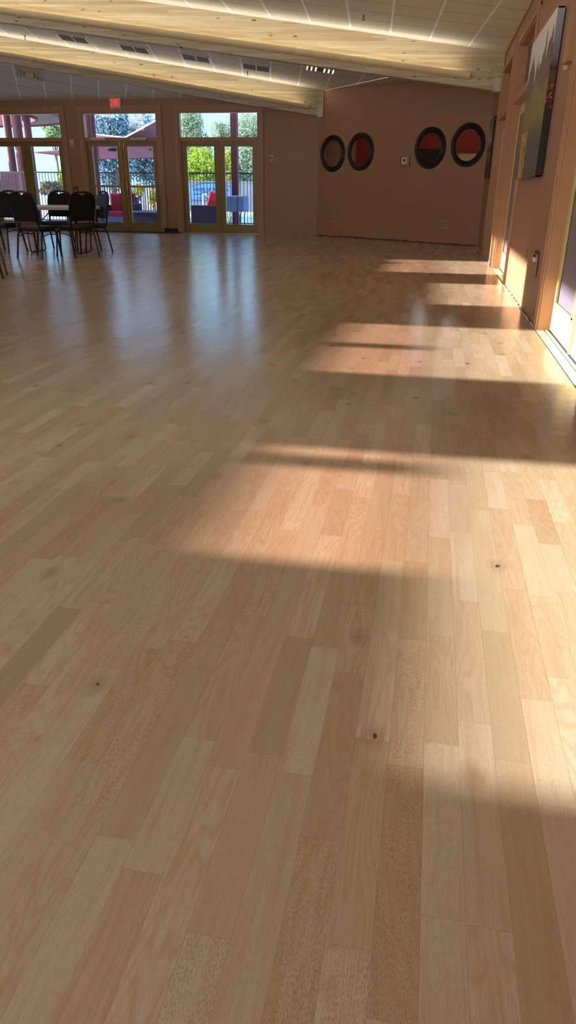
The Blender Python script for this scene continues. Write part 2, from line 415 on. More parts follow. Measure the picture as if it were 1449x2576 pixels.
# ------------------------------------------------------------------ room constants
XR = .963            # inner face of the right wall
YB = 19.3            # inner face of the back wall
XL = -13.0
P1 = Vector((-2.917, YB, 0)); P2 = Vector((XR, 16.56, 0))
MW = (P2-P1).normalized(); MN = Vector((-MW.y, MW.x, 0))       # outward normal of the angled wall
EAVE = 3.2
CF = .1155           # fall of the big ceiling slope
zC = lambda x: EAVE + CF*(XR-x)

# floor: planks end a finger short of the right wall, over a dark slab
bm = newbm()
bbox(bm, (XL, -3, -.02), (XR-.022, 16.5, 0)); 
prism(bm, [(XL, 16.5, -.02), (XR-.022, 16.5, -.02), (XR-.022, 16.56, -.02), (P1.x, YB, -.02), (XL, YB, -.02)], (0, 0, .02))
struct(link('floor', bm, M['floor']))
struct(boxes('trim_1', [((XL-.2, -3.2, -.14), (1.6, 20.2, -.024))], M['dark']))

# ------------------------------------------------------------------ right wall with its three glazed bays
XO = XR+.2
bays = [(4.45, 6.54), (9.86, 11.86), (12.58, 14.45)]
TOPZ = 2.905
bm = newbm()
edges = [-3.0, 1.1, 3.1] + [v for b in bays for v in b] + [16.56]
# solid pieces
ys = [(-3, 1.1), (3.1, 4.45), (6.54, 9.86), (11.86, 12.58), (14.45, 16.6)]
for a, b in ys: bbox(bm, (XR, a, -.02), (XO, b, 3.6))
for a, b in [(1.1, 3.1)]+bays: bbox(bm, (XR, a, TOPZ), (XO, b, 3.6))
struct(link('wall_right', bm, M['wall']))

def right_door(n, y0, y1):
    d = struct(empty('door_%d' % n, (XR, (y0+y1)/2, 0)))
    ym = (y0+y1)/2
    def L(a): return (a[0]-XR, a[1]-ym, a[2])
    def B(name, lst, mat, par=d, bevel=.003): return boxes(name, [(L(a), L(b)) for a, b in lst], mat, par, bevel=bevel)
    c = .05
    B('casing', [((XR-.02, y1, -.01), (XR, y1+.06, TOPZ+.07)), ((XR-.02, y0-.06, -.01), (XR, y0, TOPZ+.07)), ((XR-.02, y0, TOPZ), (XR, y1, TOPZ+.07)),
                 ((XR-.03, y1+.06, -.01), (XR, y1+.075, TOPZ+.085)), ((XR-.03, y0-.075, -.01), (XR, y0-.06, TOPZ+.085))], M['trim'])
    B('jamb', [((XR, y0, 0), (XO-.02, y0+.018, TOPZ)), ((XR, y1-.018, 0), (XO-.02, y1, TOPZ)), ((XR, y0, TOPZ-.018), (XO-.02, y1, TOPZ)),
               ((XR-.004, y0+.018, 2.185), (XO-.03, y1-.018, 2.285))], M['trim'])
    B('transom_sash', [((XR+.10, y0+.018, 2.285), (XR+.14, y1-.018, 2.325)), ((XR+.10, y0+.018, TOPZ-.058), (XR+.14, y1-.018, TOPZ-.018)),
                       ((XR+.10, y0+.018, 2.325), (XR+.14, y0+.06, TOPZ-.058)), ((XR+.10, y1-.06, 2.325), (XR+.14, y1-.018, TOPZ-.058))], M['trim'])
    B('transom_pane', [((XR+.115, y0+.05, 2.31), (XR+.125, y1-.05, TOPZ-.04))], M['browngloss'], bevel=0)  # brown colour stands in for the reflection in the transom glass
    B('sill', [((XR-.012, y0-.0, -.02), (XR+.05, y1, .004)), ((XR+.05, y0, -.02), (XR+.2, y1, -.004)), ((XR+.062, y0, -.004), (XR+.082, y1, .008))], M['alu'])
    for a, b in ((y0+.018, ym-.012), (ym+.012, y1-.018)):
        lf = B('leaf', [((XR+.097, a, .012), (XR+.14, b, .235)), ((XR+.097, a, 2.05), (XR+.14, b, 2.18)), ((XR+.097, a, .235), (XR+.14, a+.11, 2.05)), ((XR+.097, b-.11, .235), (XR+.14, b, 2.05))], M['cream'])
        g = B('glass', [((XR+.112, a+.11, .235), (XR+.126, b-.11, 2.05))], M['shade'], par=lf, bevel=0)
        g2 = B('glazing_bead', [((XR+.09, a+.11, .235), (XR+.105, a+.125, 2.05)), ((XR+.09, b-.125, .235), (XR+.105, b-.11, 2.05)), ((XR+.09, a+.11, .235), (XR+.105, b-.11, .25))], M['ochre2'], par=lf, bevel=0)
    B('astragal', [((XR+.08, ym-.028, .012), (XR+.1, ym-.004, 2.18)), ((XR+.085, ym+.004, .012), (XR+.1, ym+.022, 2.18))], M['cream'])
    return d
right_door(4, 4.45, 6.54); right_door(5, 9.86, 11.86); right_door(6, 12.58, 14.45); right_door(7, 1.1, 3.1)
# upright batten on the pier between the two far doors, and thin vertical joint strips
struct(boxes('trim_2', [((XR-.045, 12.20, .0), (XR, 12.27, 3.06))], M['trim'], bevel=.004))

# ------------------------------------------------------------------ angled wall with the mirrors
bm = newbm(); prism(bm, [P1-MW*.25+Vector((0, 0, -.02)), P2+MW*.3+Vector((0, 0, -.02)), P2+MW*.3+MN*.2+Vector((0, 0, -.02)), P1-MW*.25+MN*.2+Vector((0, 0, -.02))], (0, 0, 3.9))
struct(link('wall_angled', bm, M['wall']))

# ------------------------------------------------------------------ back wall, three glazed openings
ops = [(-11.82, -9.62), (-9.03, -7.03), (-6.47, -4.42)]
DT = 2.80            # head of the transom
bm = newbm()
xs = [XL-.2, -11.82, -9.62, -9.03, -7.03, -6.47, -4.42, P1.x+.1]
for a, b in ((XL-.2, -11.82), (-9.62, -9.03), (-7.03, -6.47), (-4.42, P1.x+.02)): bbox(bm, (a, YB, -.02), (b, YB+.15, 3.6))
for a, b in ops: bbox(bm, (a, YB, DT), (b, YB+.15, 3.6))
struct(link('wall_back', bm, M['wall']))
struct(boxes('trim_3', [((-6.98, YB-.03, 0), (-6.62, YB, .10))], M['black'], bevel=.004))

def back_door(n, x0, x1, bars):
    xm = (x0+x1)/2
    d = struct(empty('door_%d' % n, (xm, YB, 0)))
    def B(name, lst, mat, par=d, bevel=.003): return boxes(name, [((a[0]-xm, a[1], a[2]), (b[0]-xm, b[1], b[2])) for a, b in lst], mat, par, bevel=bevel)
    w = .125
    B('casing', [((x0-w, -.02, 0), (x0, 0, DT+.14)), ((x1, -.02, 0), (x1+w, 0, DT+.14)), ((x0, -.02, DT), (x1, 0, DT+.14)),
                 ((x0-w-.012, -.028, 0), (x0-w, 0, DT+.155)), ((x1+w, -.028, 0), (x1+w+.012, 0, DT+.155)), ((x0-w-.012, -.028, DT+.14), (x1+w+.012, 0, DT+.155))], M['trim'])
    B('jamb', [((x0, -.002, 0), (x0+.03, .15, DT)), ((x1-.03, -.002, 0), (x1, .15, DT)), ((x0, 0, DT-.03), (x1, .15, DT)), ((x0+.03, .02, 2.145), (x1-.03, .14, 2.235))], M['trim'])
    B('transom_pane', [((x0+.03, .08, 2.235), (x1-.03, .086, DT-.03))], M['glass'], bevel=0)
    B('sill', [((x0, -.06, -.018), (x1, .16, .012))], M['steel'])
    for k, (a, b) in enumerate(((x0+.035, xm-.004), (xm+.004, x1-.035))):
        lf = B('leaf', [((a, .07, .012), (b, .112, .225)), ((a, .07, 2.03), (b, .112, 2.15)), ((a, .07, .225), (a+.135, .112, 2.03)), ((b-.135, .07, .225), (b, .112, 2.03))], M['ochre'])
        B('glass', [((a+.13, .088, .22), (b-.13, .094, 2.035))], M['glass'], par=lf, bevel=0)
        if bars:
            mx = b-.05 if k == 0 else a+.05
            B('push_bar', [((a+.02, .012, 1.075), (b-.02, .05, 1.115)), ((a+.03, .03, 1.06), (a+.09, .07, 1.13))], M['brass'], par=lf, bevel=.006)
            B('latch_box', [((mx-.03, .01, .98), (mx+.03, .07, 1.22))], M['brass'], par=lf, bevel=.006)
            B('surface_rod', [((mx-.009, .05, .06), (mx+.009, .07, .98)), ((mx-.009, .05, 1.22), (mx+.009, .07, 2.14)), ((mx-.02, .045, 2.02), (mx+.02, .07, 2.14)), ((mx-.02, .045, .04), (mx+.02, .07, .1)), ((mx-.016, .045, 1.66), (mx+.016, .07, 1.69)), ((mx-.016, .045, .56), (mx+.016, .07, .6))], M['brass'], par=lf)
            c0 = a+.14 if k == 0 else a+.27
            B('door_closer', [((c0, -.02, 2.165), (c0+.42, .03, 2.235)), ((c0+.16, .0, 2.12), (c0+.42, .02, 2.135))], M['steel'], par=lf, bevel=.006)
            B('door_stop', [((mx-.07-.0, .03, .08), (mx-.05, .07, .2))], M['steel'], par=lf)
    if bars:
        B('center_astragal', [((xm-.02, .05, .01), (xm+.02, .072, 2.15))], M['ochre'])
    else:
        B('center_astragal', [((xm-.012, .058, .01), (xm+.012, .072, 2.15))], M['ochre'])
    return d
back_door(1, *ops[0], False); d2 = back_door(2, *ops[1], True); back_door(3, *ops[2], False)

# vertical trim groove strip beside the mirrors end of the wall
struct(boxes('trim_4', [((-7.85, YB-.012, 2.96), (-7.83, YB, 3.09))], M['trim']))

# ------------------------------------------------------------------ left wall (only its clerestory lights the room; seen in the mirrors)
TE = .272; D0 = XR-XL
zt, zm, zb = .42+D0*TE, (XR-.13)*-TE+D0*TE, (XR+.62)*-TE+D0*TE
sun_bays = [(1.14, 3.10), (4.62, 6.5), (7.86, 9.74), (10.98, 13.0)]
dy = D0*math.tan(math.radians(1.2))
bm = newbm()
bbox(bm, (XL-.05, -3, -.02), (XL, YB+.2, zb)); bbox(bm, (XL-.05, -3, zt), (XL, YB+.2, 5.2))
prev = -3
for a, b in sun_bays: bbox(bm, (XL-.05, prev, zb), (XL, a, zt)); prev = b
bbox(bm, (XL-.05, prev, zb), (XL, YB+.2, zt))
struct(link('wall_left', bm, M['red']))
wn = 0
for a, b in sun_bays:
    wn += 1
    w = struct(empty('window_%d' % wn, (XL, (a+b)/2, zm)))
    ym = (a+b)/2
    pk = [(a, b)] if wn in (3, 4) else [(2.0, 2.84), (3.0, 3.10)] if wn == 1 else [(4.62, 5.44), (5.62, 6.5)]
    fr = []
    solid = [(a, pk[0][0])]+[(p[1], q[0]) for p, q in zip(pk, pk[1:])]
    for s0, s1 in solid:
        if s1-s0 > .01: fr.append(((-.03, s0-ym, zb-zm), (-.01, s1-ym, 0)))
    if wn == 3: fr = [((-.03, a-ym, zb-zm), (-.01, b-ym, 0))]
    fr.append(((-.04, a-ym, -.006), (0, b-ym, .006)))
    boxes('frame', fr, M['trim'], w)
    if wn != 3: boxes('rosy_pane', [((-.025, p-ym, zb-zm), (-.02, q-ym, 0)) for p, q in pk], M['pinkglass'], w)
boxes_l = boxes('wall_panel', [((XL+.002, 15.9, 0), (XL+.03, YB, 4.2))]+[((XL+.03, y_, 0), (XL+.07, y_+.07, 3.6)) for y_ in (16.9, 17.15, 17.6, 17.7, 18.2)], M['wall']); tag(boxes_l, 'tan painted panel with upright battens, seen only in the leftmost round mirror', 'wall panel')

# unseen rear wall behind the camera, its open bay added to let daylight in
boxes_r = boxes('wall_rear', [((XL-.1, -3.15, 0), (-8.5, -3, 5.2)), ((-1.8, -3.15, 0), (XR+.2, -3, 5.2)), ((-8.5, -3.15, 2.5), (-1.8, -3, 5.2))], M['wall']); struct(boxes_r)
# ------------------------------------------------------------------ ceiling: three slopes of acoustic tile
GA = .137
nA = Vector((GA*.781, GA*.624, 1)); E1 = Vector((XR, 14.45, EAVE))
zA = lambda x, y: EAVE-(GA*.781*(x-E1.x)+GA*.624*(y-E1.y))
b1 = lambda x: 14.45-.157*(XR-x)
b2 = lambda x: 19.2-.287*(-2.83-x)
def rot2(p, yaw): c, s = math.cos(yaw), math.sin(yaw); return (p[0]*c+p[1]*s, -p[0]*s+p[1]*c)
yC, yA, yBg = math.radians(4.6), math.radians(12.3), math.radians(26)
vC = onP(882, 23, (XR, 14.45, EAVE), (CF, 0, 1)); uCp = onP(1080, 103, (XR, 14.45, EAVE), (CF, 0, 1))
pA = onP(680.6, 203.5, E1, nA); vAp = onP(684.7, 162, E1, nA)
GBs = .3; PBp = Vector((0, YB, 3.09)); nB = Vector((0, GBs, 1))
uB = onP(182, 249, PBp, nB); vB = onP(111, 200, PBp, nB)
M['tileC'] = tile_mat('acoustic_tile_near', yC, .655, .62, rot2(uCp, yC)[0], rot2(vC, yC)[1])
M['tileA'] = tile_mat('acoustic_tile_middle', yA, .64, .63, rot2(pA, yA)[0], rot2(vAp, yA)[1])
M['tileB'] = tile_mat('acoustic_tile_back', yBg, .635, .62, rot2(uB, yBg)[0], rot2(vB, yBg)[1])
def slab(name, pts, mat):
    bm = newbm(); prism(bm, pts, (0, 0, .05)); return struct(link(name, bm, mat))
xl = XL-.1
slab('ceiling', [(XR+.05, -3, zC(XR+.05)), (XR+.05, b1(XR)+.1, zC(XR+.05)), (xl, b1(xl)+.1, zC(xl)), (xl, -3, zC(xl))], M['tileC'])
slab('ceiling', [(XR, b1(XR), zA(XR, b1(XR))), (P1.x, 19.35, zA(P1.x, 19.35)), (-4, b2(-4)+.05, zA(-4, b2(-4)+.05)), (xl, b2(xl)+.05, zA(xl, b2(xl)+.05)), (xl, b1(xl), zA(xl, b1(xl)))], M['tileA'])
slab('ceiling', [(XR+.1, b1(XR)-.05, EAVE), (XR+.1, 16.8, EAVE), (P1.x, YB+.1, EAVE)], M['tileA'])
bm = newbm()
prism(bm, [(P1.x+.1, YB, 3.09), (xl, YB, 3.09), (xl, b2(xl)+.05, 3.09+GBs*(YB-b2(xl)-.05)), (P1.x+.1, b2(P1.x)+.03, 3.09+GBs*(YB-b2(P1.x)-.03))], (0, 0, .05))
struct(link('ceiling', bm, M['tileB']))
# wall angle moulding along the eave of the right wall
struct(boxes('trim_5', [((XR-.02, -3, EAVE-.03), (XR, 14.4, EAVE+.012))], M['trim']))

# ------------------------------------------------------------------ glulam beams with up-light troughs
def beam(x1, y1, dirx, diry, rise, length, hgt, wid, label, lx, tb, tt, tlabel, power, base=EAVE):
    yaw = math.atan2(diry, dirx); pit = math.atan(rise)
    L = math.hypot(dirx, diry); ux = Vector((dirx/L, diry/L, 0))
    rt = thing('roof_beam', label, 'beam', (x1, y1, base))
    rt.rotation_euler = (0, 0, yaw)
    bm = newbm()
    # local x runs up the beam (to the left in the photo), local y towards the viewer side or away
    pts = [(0, 0, -hgt), (length, 0, -hgt+rise*length), (length, 0, rise*length+.12), (0, 0, .04)]
    prism(bm, pts, (0, -wid, 0))
    link('timber', bm, M['beam'], rt)
    # local +y is the camera side when the beam runs towards -X
    boxes('end_plate', [((.03, -wid-.012, -hgt-.006), (.13, .012, -hgt+.2))], M['white'], rt, bevel=.003)
    cl = thing('cove_light', tlabel, 'light', (x1, y1, base)); cl.rotation_euler = (0, 0, yaw)
    bm = newbm()
    z0 = lambda x: -hgt+tb+rise*x
    z1 = lambda x: -hgt+tt+rise*x
    dp = .15
    prof = [(0.002, 0), (dp*.55, 0), (dp*.88, .25), (dp, .6), (dp, 1.0), (dp-.008, 1.0), (dp-.012, .62), (dp*.8, .34), (dp*.5, .12), (.002, .12)]
    ends = []
    for x in (lx, length-.05):
        ends.append([bm.verts.new((x, y, z0(x)+(z1(x)-z0(x))*q)) for y, q in prof])
    k = len(prof)
    for i in range(k): bm.faces.new([ends[0][i], ends[0][(i+1) % k], ends[1][(i+1) % k], ends[1][i]])
    bm.faces.new(ends[0]); bm.faces.new(ends[1][::-1])
    link('housing', bm, M['trough'], cl, smooth=False)
    bm = newbm(); 
    prism(bm, [(lx, .002, z0(lx)), (lx, dp, z0(lx)+.3*(tt-tb)), (lx, dp, z1(lx)), (lx, .002, z1(lx))], (.01, 0, 0))
    link('end_cap', bm, M['trough'], cl)
    bm = newbm()
    tube(bm, [(lx+.06, dp*.55, z0(lx+.06)+.038), (length-.1, dp*.55, z0(length-.1)+.038)], .013, 8)
    link('lamp_tube', bm, M['lamp'], cl, smooth=True)
    al = bpy.data.lights.new('cove_lamp', 'AREA'); al.shape = 'RECTANGLE'; al.size = length-lx-.3; al.size_y = .09; al.energy = power; al.color = (1, .94, .84)
    ao = bpy.data.objects.new('cove_lamp', al); COL.objects.link(ao); ao.parent = cl
    xm_ = (lx+length)/2
    ao.location = (xm_, dp*.62, z1(xm_)-.012)
    # points up and a little out, long side along the beam
    ex = Vector((1, 0, rise)).normalized(); zz = Vector((-rise, -.95, -1)); zz = (zz-ex*zz.dot(ex)).normalized(); ey = zz.cross(ex)
    ao.matrix_local = Matrix((( ex.x, ey.x, zz.x, xm_), (ex.y, ey.y, zz.y, dp*.62), (ex.z, ey.z, zz.z, z1(xm_)-.012), (0, 0, 0, 1)))
    return rt, cl
M['lamp'] = emit('warm_lamp', (255, 226, 170), 1.5)
bd = math.hypot(1, .157)
beam(XR-.01, 14.45, -1, -.157, CF*1.0/bd*1.0, 14.0, .57, .17, 'pale laminated timber beam nearer the camera, ending on the right wall', .58, .105, .19, 'long beige uplight trough along the nearer timber beam', 36)
bd2 = math.hypot(1, .287)
beam(-2.80, 19.19, -1, -.287, .138/bd2, 10.4, .55, .17, 'pale laminated timber beam farther back, ending above the two left mirrors', .36, .105, .185, 'long beige uplight trough along the farther timber beam', 25)

beam(XL+.15, 7.4, 1, 0, -CF, 13.7, .57, .17, 'added unseen timber beam above the camera, carrying an extra uplight', .5, .105, .19, 'added unseen uplight trough overhead, brightening the ceiling', 75, base=zC(XL+.15))  # extra beam and lamp out of view, added to brighten the ceiling

# ------------------------------------------------------------------ ceiling fittings
def frame_on(n, yaw):
    """basis on a ceiling plane: u right, v away, w down out of the ceiling"""
    n = Vector(n).normalized(); u = Vector((math.cos(yaw), math.sin(yaw), 0)); u = (u-n*u.dot(n)).normalized()
    v = n.cross(u).normalized(); return u, v, -n
def obox(bm, O, u, v, w, a, b, mat=0):
    vs = []
    for k in ((a[0], a[1], a[2]), (b[0], a[1], a[2]), (b[0], b[1], a[2]), (a[0], b[1], a[2]), (a[0], a[1], b[2]), (b[0], a[1], b[2]), (b[0], b[1], b[2]), (a[0], b[1], b[2])):
        vs.append(bm.verts.new(O+u*k[0]+v*k[1]+w*k[2]))
    for f in ((3,2,1,0),(4,5,6,7),(0,1,5,4),(1,2,6,5),(2,3,7,6),(3,0,4,7)):
        bm.faces.new([vs[i] for i in f]).material_index = mat
u, v, w = frame_on(nA, yA)
vents = [((185, 97), 'dark two-panel return grille at the left end of the row between the beams'),
         ((338, 123), 'dark two-panel return grille, second from left between the beams'),
         ((493, 146), 'dark two-panel return grille, third from left between the beams'),
         ((644.5, 169.5), 'dark two-panel return grille beside a sprinkler, rightmost of the four dark ones')]
M['grille'] = simple('dark_grille', (86, 70, 56), .8, 0, .2, .2, 120)
for (px, py), lab in vents:
    O = onP(px, py, E1, nA)
    r = thing('return_grille', lab, 'air vent', O, group='return grilles between the beams')
    for nm, ls, mt in (('frame', [(-.31, -.29, -.33+.02, .29), (.29, .31, -.29, .29)], 'white'),):
        bm = newbm()
        Z = Vector((0, 0, 0))
        obox(bm, Z, u, v, w, (-.315, -.28, -.005), (.315, -.255, .012)); obox(bm, Z, u, v, w, (-.315, .255, -.005), (.315, .28, .012))
        obox(bm, Z, u, v, w, (-.315, -.28, -.005), (-.285, .28, .012)); obox(bm, Z, u, v, w, (.285, -.28, -.005), (.315, .28, .012))
        obox(bm, Z, u, v, w, (-.008, -.28, -.005), (.008, .28, .010))
        link('frame', bm, M['white'], r)
    for s in (-1, 1):
        bm = newbm(); a = (-.285, -.255, .0) if s < 0 else (.008, -.255, .0); b = (-.008, .255, .006) if s < 0 else (.285, .255, .006)
        obox(bm, Z, u, v, w, a, b)
        link('panel', bm, M['grille'], r)
# louvred vent at the right end of the bay, half hidden by the near beam
O = onP(806, 170, E1, nA)
r = thing('louvre_vent', 'louvred ceiling vent, glow put on its slats, peeping past the near beam, right of the grilles', 'ceiling light', O+w*.03)
bm = newbm(); obox(bm, Z, u, v, w, (-.3, -.16, -.002), (.3, .16, .004)); link('panel', bm, M['grille'], r)
M['glint'] = emit('louvre_glow', (255, 245, 220), 1.6)  # emission put on the vent slats so they read bright
for k in range(7):
    bm = newbm(); x = -.27+k*.09
    if k == 3: bm.free(); continue
    obox(bm, Z, u, v, w, (x-.012, -.14, .004), (x+.012, .1, .03)); link('louvre', bm, M['glint'], r)
# four way diffuser in the dark slope by the exit doors
u2, v2, w2 = frame_on(nB, yBg)
O = onP(74, 182, PBp, nB)
r = thing('ceiling_diffuser', 'square four-way air diffuser in the dark ceiling tiles above the left doors', 'air vent', O)
for k, (s, d_) in enumerate(((.30, .0), (.23, .014), (.16, .03))):
    bm = newbm(); t_ = .02
    for a, b in (((-s, -s), (s, -s+t_)), ((-s, s-t_), (s, s)), ((-s, -s), (-s+t_, s)), ((s-t_, -s), (s, s))):
        obox(bm, Z, u2, v2, w2, (a[0], a[1], d_-.006), (b[0], b[1], d_+.03))
    link('vane_ring', bm, M['beige'], r)
bm = newbm(); obox(bm, Z, u2, v2, w2, (-.09, -.09, .03), (.09, .09, .06)); link('center_plate', bm, M['beige'], r)
bm = newbm(); obox(bm, Z, u2, v2, w2, (-.29, -.29, -.002), (.29, .29, .004)); link('back_pan', bm, M['trough'], r)

def sprinkler(O, lab):
    r = thing('sprinkler_head', lab, 'sprinkler', O, group='ceiling sprinklers')
    bm = newbm(); lathe(bm, [(.04, .0), (.036, -.008), (.012, -.012)][::-1], 16); link('escutcheon', bm, M['white'], r, smooth=True)
    bm = newbm(); tube(bm, [(0, 0, -.008), (0, 0, -.045)], .010, 8)
    tube(bm, [(-.006, 0, -.04), (-.018, 0, -.055), (-.004, 0, -.075)], .004, 6); tube(bm, [(.006, 0, -.04), (.018, 0, -.055), (.004, 0, -.075)], .004, 6)
    link('frame', bm, M['black'], r, smooth=True)
    bm = newbm(); lathe(bm, [(.003, -.074), (.022, -.077), (.022, -.081), (.003, -.083)][::-1], 12); link('deflector', bm, M['black'], r)
sprinkler(onP(915, 35, (XR, 14.45, EAVE), (CF, 0, 1)), 'pendent sprinkler in the bright tiles in front of the nearer beam')
sprinkler(onP(62, 88, E1, nA), 'pendent sprinkler left of the leftmost dark grille')
sprinkler(onP(622.6, 179, E1, nA), 'pendent sprinkler just below the rightmost dark grille')
# round detector by the near beam
O = onP(560, 131.5, E1, nA); r = thing('smoke_detector', 'small round pale detector tucked behind the near beam', 'smoke detector', O)
bm = newbm(); lathe(bm, [(.06, 0), (.058, -.02), (.04, -.035), (.02, -.04)][::-1], 20); link('body', bm, M['white'], r, smooth=True)
bm = newbm(); lathe(bm, [(.018, -.040), (.016, -.05)][::-1], 12); link('sensor', bm, M['beige'], r)

# ------------------------------------------------------------------ wall fittings on the back wall
def at_back(px, py): return onY(px, py, YB)
O = at_back(291, 260)
r = thing('exit_sign', 'beige EXIT sign with red letters above the middle doors', 'sign', (O.x, YB, O.z))
boxes('housing', [((-.15, -.045, -.125), (.15, 0, .125))], M['beige'], r, bevel=.008)
boxes('face', [((-.128, -.049, -.103), (.128, -.044, .103))], M['exitface'], r)
boxes('side_post', [((.156, -.03, -.12), (.172, 0, .12))], M['trim'], r)
text_mesh('letters', 'EXIT', .215, M['exitred'], r, Matrix.Translation((0, -.052, 0)) @ FACE_S, .002, stretch=.50)

O = at_back(181.5, 360.5)
r = thing('number_plate', 'small white wall plate reading 23 left of the middle doors', 'sign', (O.x, YB, O.z))
boxes('plate', [((-.055, -.018, -.085), (.055, 0, .085))], M['white'], r, bevel=.004)
text_mesh('digits', '23', .085, M['black'], r, Matrix.Translation((0, -.02, -.035)) @ FACE_S, .001)
boxes('window', [((-.03, -.02, .02), (.03, -.017, .055))], M['beige'], r)
O = at_back(192, 476)
r = thing('fire_alarm_pull', 'dark red fire alarm pull station left of the middle doors', 'alarm', (O.x, YB, O.z))
boxes('housing', [((-.05, -.04, -.065), (.05, 0, .065))], M['redplastic'], r, bevel=.004)
boxes('lever', [((-.03, -.05, -.045), (.03, -.038, -.025))], M['white'], r)
O = at_back(684, 398)
r = thing('key_switch', 'small metal key switch plate right of the right glass doors', 'switch', (O.x, YB, O.z))
boxes('plate', [((-.034, -.006, -.062), (.034, 0, .062))], M['clear'], r, bevel=.002)
boxes('toggle', [((-.012, -.016, -.055), (.012, -.005, -.02))], M['white'], r)
bm = newbm(); tube(bm, [(0, 0, .005), (0, -.014, .005)], .022, 16); link('key_cylinder', bm, M['black'], r)
# dark mat in front of the middle doors
o = boxes('door_mat', [((-9.3, 18.85, 0), (-6.5, 19.27, .012))], M['dark'], bevel=.004); tag(o, 'thin black entrance mat in front of the middle doors', 'mat')

# ------------------------------------------------------------------ fittings on the angled wall
def at_ang(px, py): return onP(px, py, P1, MN)
AY = math.atan2(MW.y, MW.x)
def round_mirror(px, py, dia, lab):
    O = at_ang(px, py); r = thing('round_mirror', lab, 'mirror', O, AY, 'round black mirrors on the angled wall')
    R = dia/2; seg = 64
    bm = newbm()
    prof = [(R, 0), (R, .012), (R-.012, .022), (R-.03, .02), (R-.042, .03), (R-.058, .026), (R-.07, .036), (R-.086, .030), (R-.098, .036), (R-.112, .02), (R-.118, .006)]
    rings = [[bm.verts.new((q*math.cos(2*PI*k/seg), -h_, q*math.sin(2*PI*k/seg))) for k in range(seg)] for q, h_ in prof]
    for A, B in zip(rings, rings[1:]+[rings[0]]):
        for k in range(seg): bm.faces.new([A[k], A[(k+1) % seg], B[(k+1) % seg], B[k]])
    link('frame', bm, M['black'], r, smooth=True)
    bm = newbm(); q = R-.11
    a = [bm.verts.new((q*math.cos(2*PI*k/seg), -.008, q*math.sin(2*PI*k/seg))) for k in range(seg)]
    bm.faces.new(a)
    link('mirror_glass', bm, M['mirror'], r)
round_mirror(837, 386.5, .80, 'round black-framed mirror, leftmost of the four')
round_mirror(907.5, 382, .80, 'round black-framed mirror, second from the left, beside the leftmost one')
round_mirror(1082.5, 372.5, .81, 'round black-framed mirror just right of the thermostat')
round_mirror(1177, 365, .82, 'round black-framed mirror, rightmost of the four, next to the right wall')
O = at_ang(1020, 405)
r = thing('thermostat', 'small square thermostat in a clear guard between the mirror pairs', 'thermostat', O, AY)
boxes('guard', [((-.125, -.012, -.10), (.125, 0, .10)), ((-.125, -.05, -.10), (-.115, 0, .10)), ((.115, -.05, -.10), (.125, 0, .10)), ((-.115, -.05, .09), (.115, 0, .10)), ((-.115, -.05, -.10), (.115, 0, -.09))], M['clear'], r)
boxes('body', [((-.075, -.035, -.06), (.065, -.012, .075))], M['white'], r, bevel=.006)
boxes('display', [((-.03, -.038, -.015), (.02, -.034, .04))], M['black'], r)
bm = newbm(); tube(bm, [(-.02, -.012, -.088), (-.02, -.04, -.088)], .012, 10); link('lock', bm, M['white'], r)
def outlet(O, rz, lab):
    r = thing('wall_outlet', lab, 'outlet', O, rz, 'outlets low on the angled wall')
    boxes('cover_plate', [((-.036, -.007, -.058), (.036, 0, .058))], M['beige'], r, bevel=.002)
    for s in (-1, 1): boxes('socket', [((-.02, -.011, s*.024-.016), (.02, -.006, s*.024+.016))], M['black'], r)
outlet(at_ang(842, 537.5), AY, 'small outlet low on the wall below the leftmost mirrors')
outlet(at_ang(1120, 565.5), AY, 'small outlet low on the wall below the right pair of mirrors')
# ragged bare edge where the skirting was taken off
bm = newbm(); random.seed(3)
n_ = 60
for i in range(n_):
    a = P1+(P2-P1)*(i/n_)+Vector((0, 0, 0)); b = P1+(P2-P1)*((i+1)/n_)
    h_ = .012+random.random()*.02
    prism(bm, [a-MN*.004, b-MN*.004, b-MN*.004+Vector((0, 0, h_)), a-MN*.004+Vector((0, 0, h_))], MN*.004)
struct(link('trim_6', bm, M['browngloss']))
bm = newbm()
for a, b in ((6.6, 9.78), (14.5, 16.5)):
    y = a
    while y < b:
        L = .05+random.random()*.16; q = .006+random.random()*.01
        bbox(bm, (XR-.022, y, -.02), (XR-q, min(b, y+L), .004+random.random()*.006)); y += L+random.random()*.1
struct(link('trim_7', bm, M['white']))

# ------------------------------------------------------------------ on the right wall
y0, y1, z0, z1 = 7.60, 9.38, 1.215, 2.53
r = thing('landscape_painting', 'tall canvas of grey rock spires over autumn foliage on the right wall', 'painting', (XR, (y0+y1)/2, (z0+z1)/2))
hy, hz = (y1-y0)/2, (z1-z0)/2
# canvas stands off the wall and leans slightly
boxes('canvas_front', [((-.075, -hy, -hz), (-.07, hy, hz))], M['canvas'], r)
boxes('canvas_side', [((-.07, -hy, -hz), (-.012, -hy+.012, hz)), ((-.07, hy-.012, -hz), (-.012, hy, hz)), ((-.07, -hy, hz-.012), (-.012, hy, hz)), ((-.07, -hy, -hz), (-.012, hy, -hz+.012))], M['canvasside'], r)
boxes('back_frame', [((-.035, -hy+.01, -hz+.02), (0, hy-.01, hz-.02))], M['black'], r)
y0, y1, z0, z1 = 14.85, 15.75, 1.30, 2.30
r = thing('autumn_painting', 'narrow autumn-coloured canvas seen edge-on in the far right corner', 'painting', (XR-.003, (y0+y1)/2, (z0+z1)/2))
hy, hz = (y1-y0)/2, (z1-z0)/2
boxes('canvas_front', [((-.06, -hy, -hz), (-.055, hy, hz))], M['canvas2'], r)
boxes('canvas_side', [((-.055, -hy, -hz), (0, hy, hz))], M['black'], r)
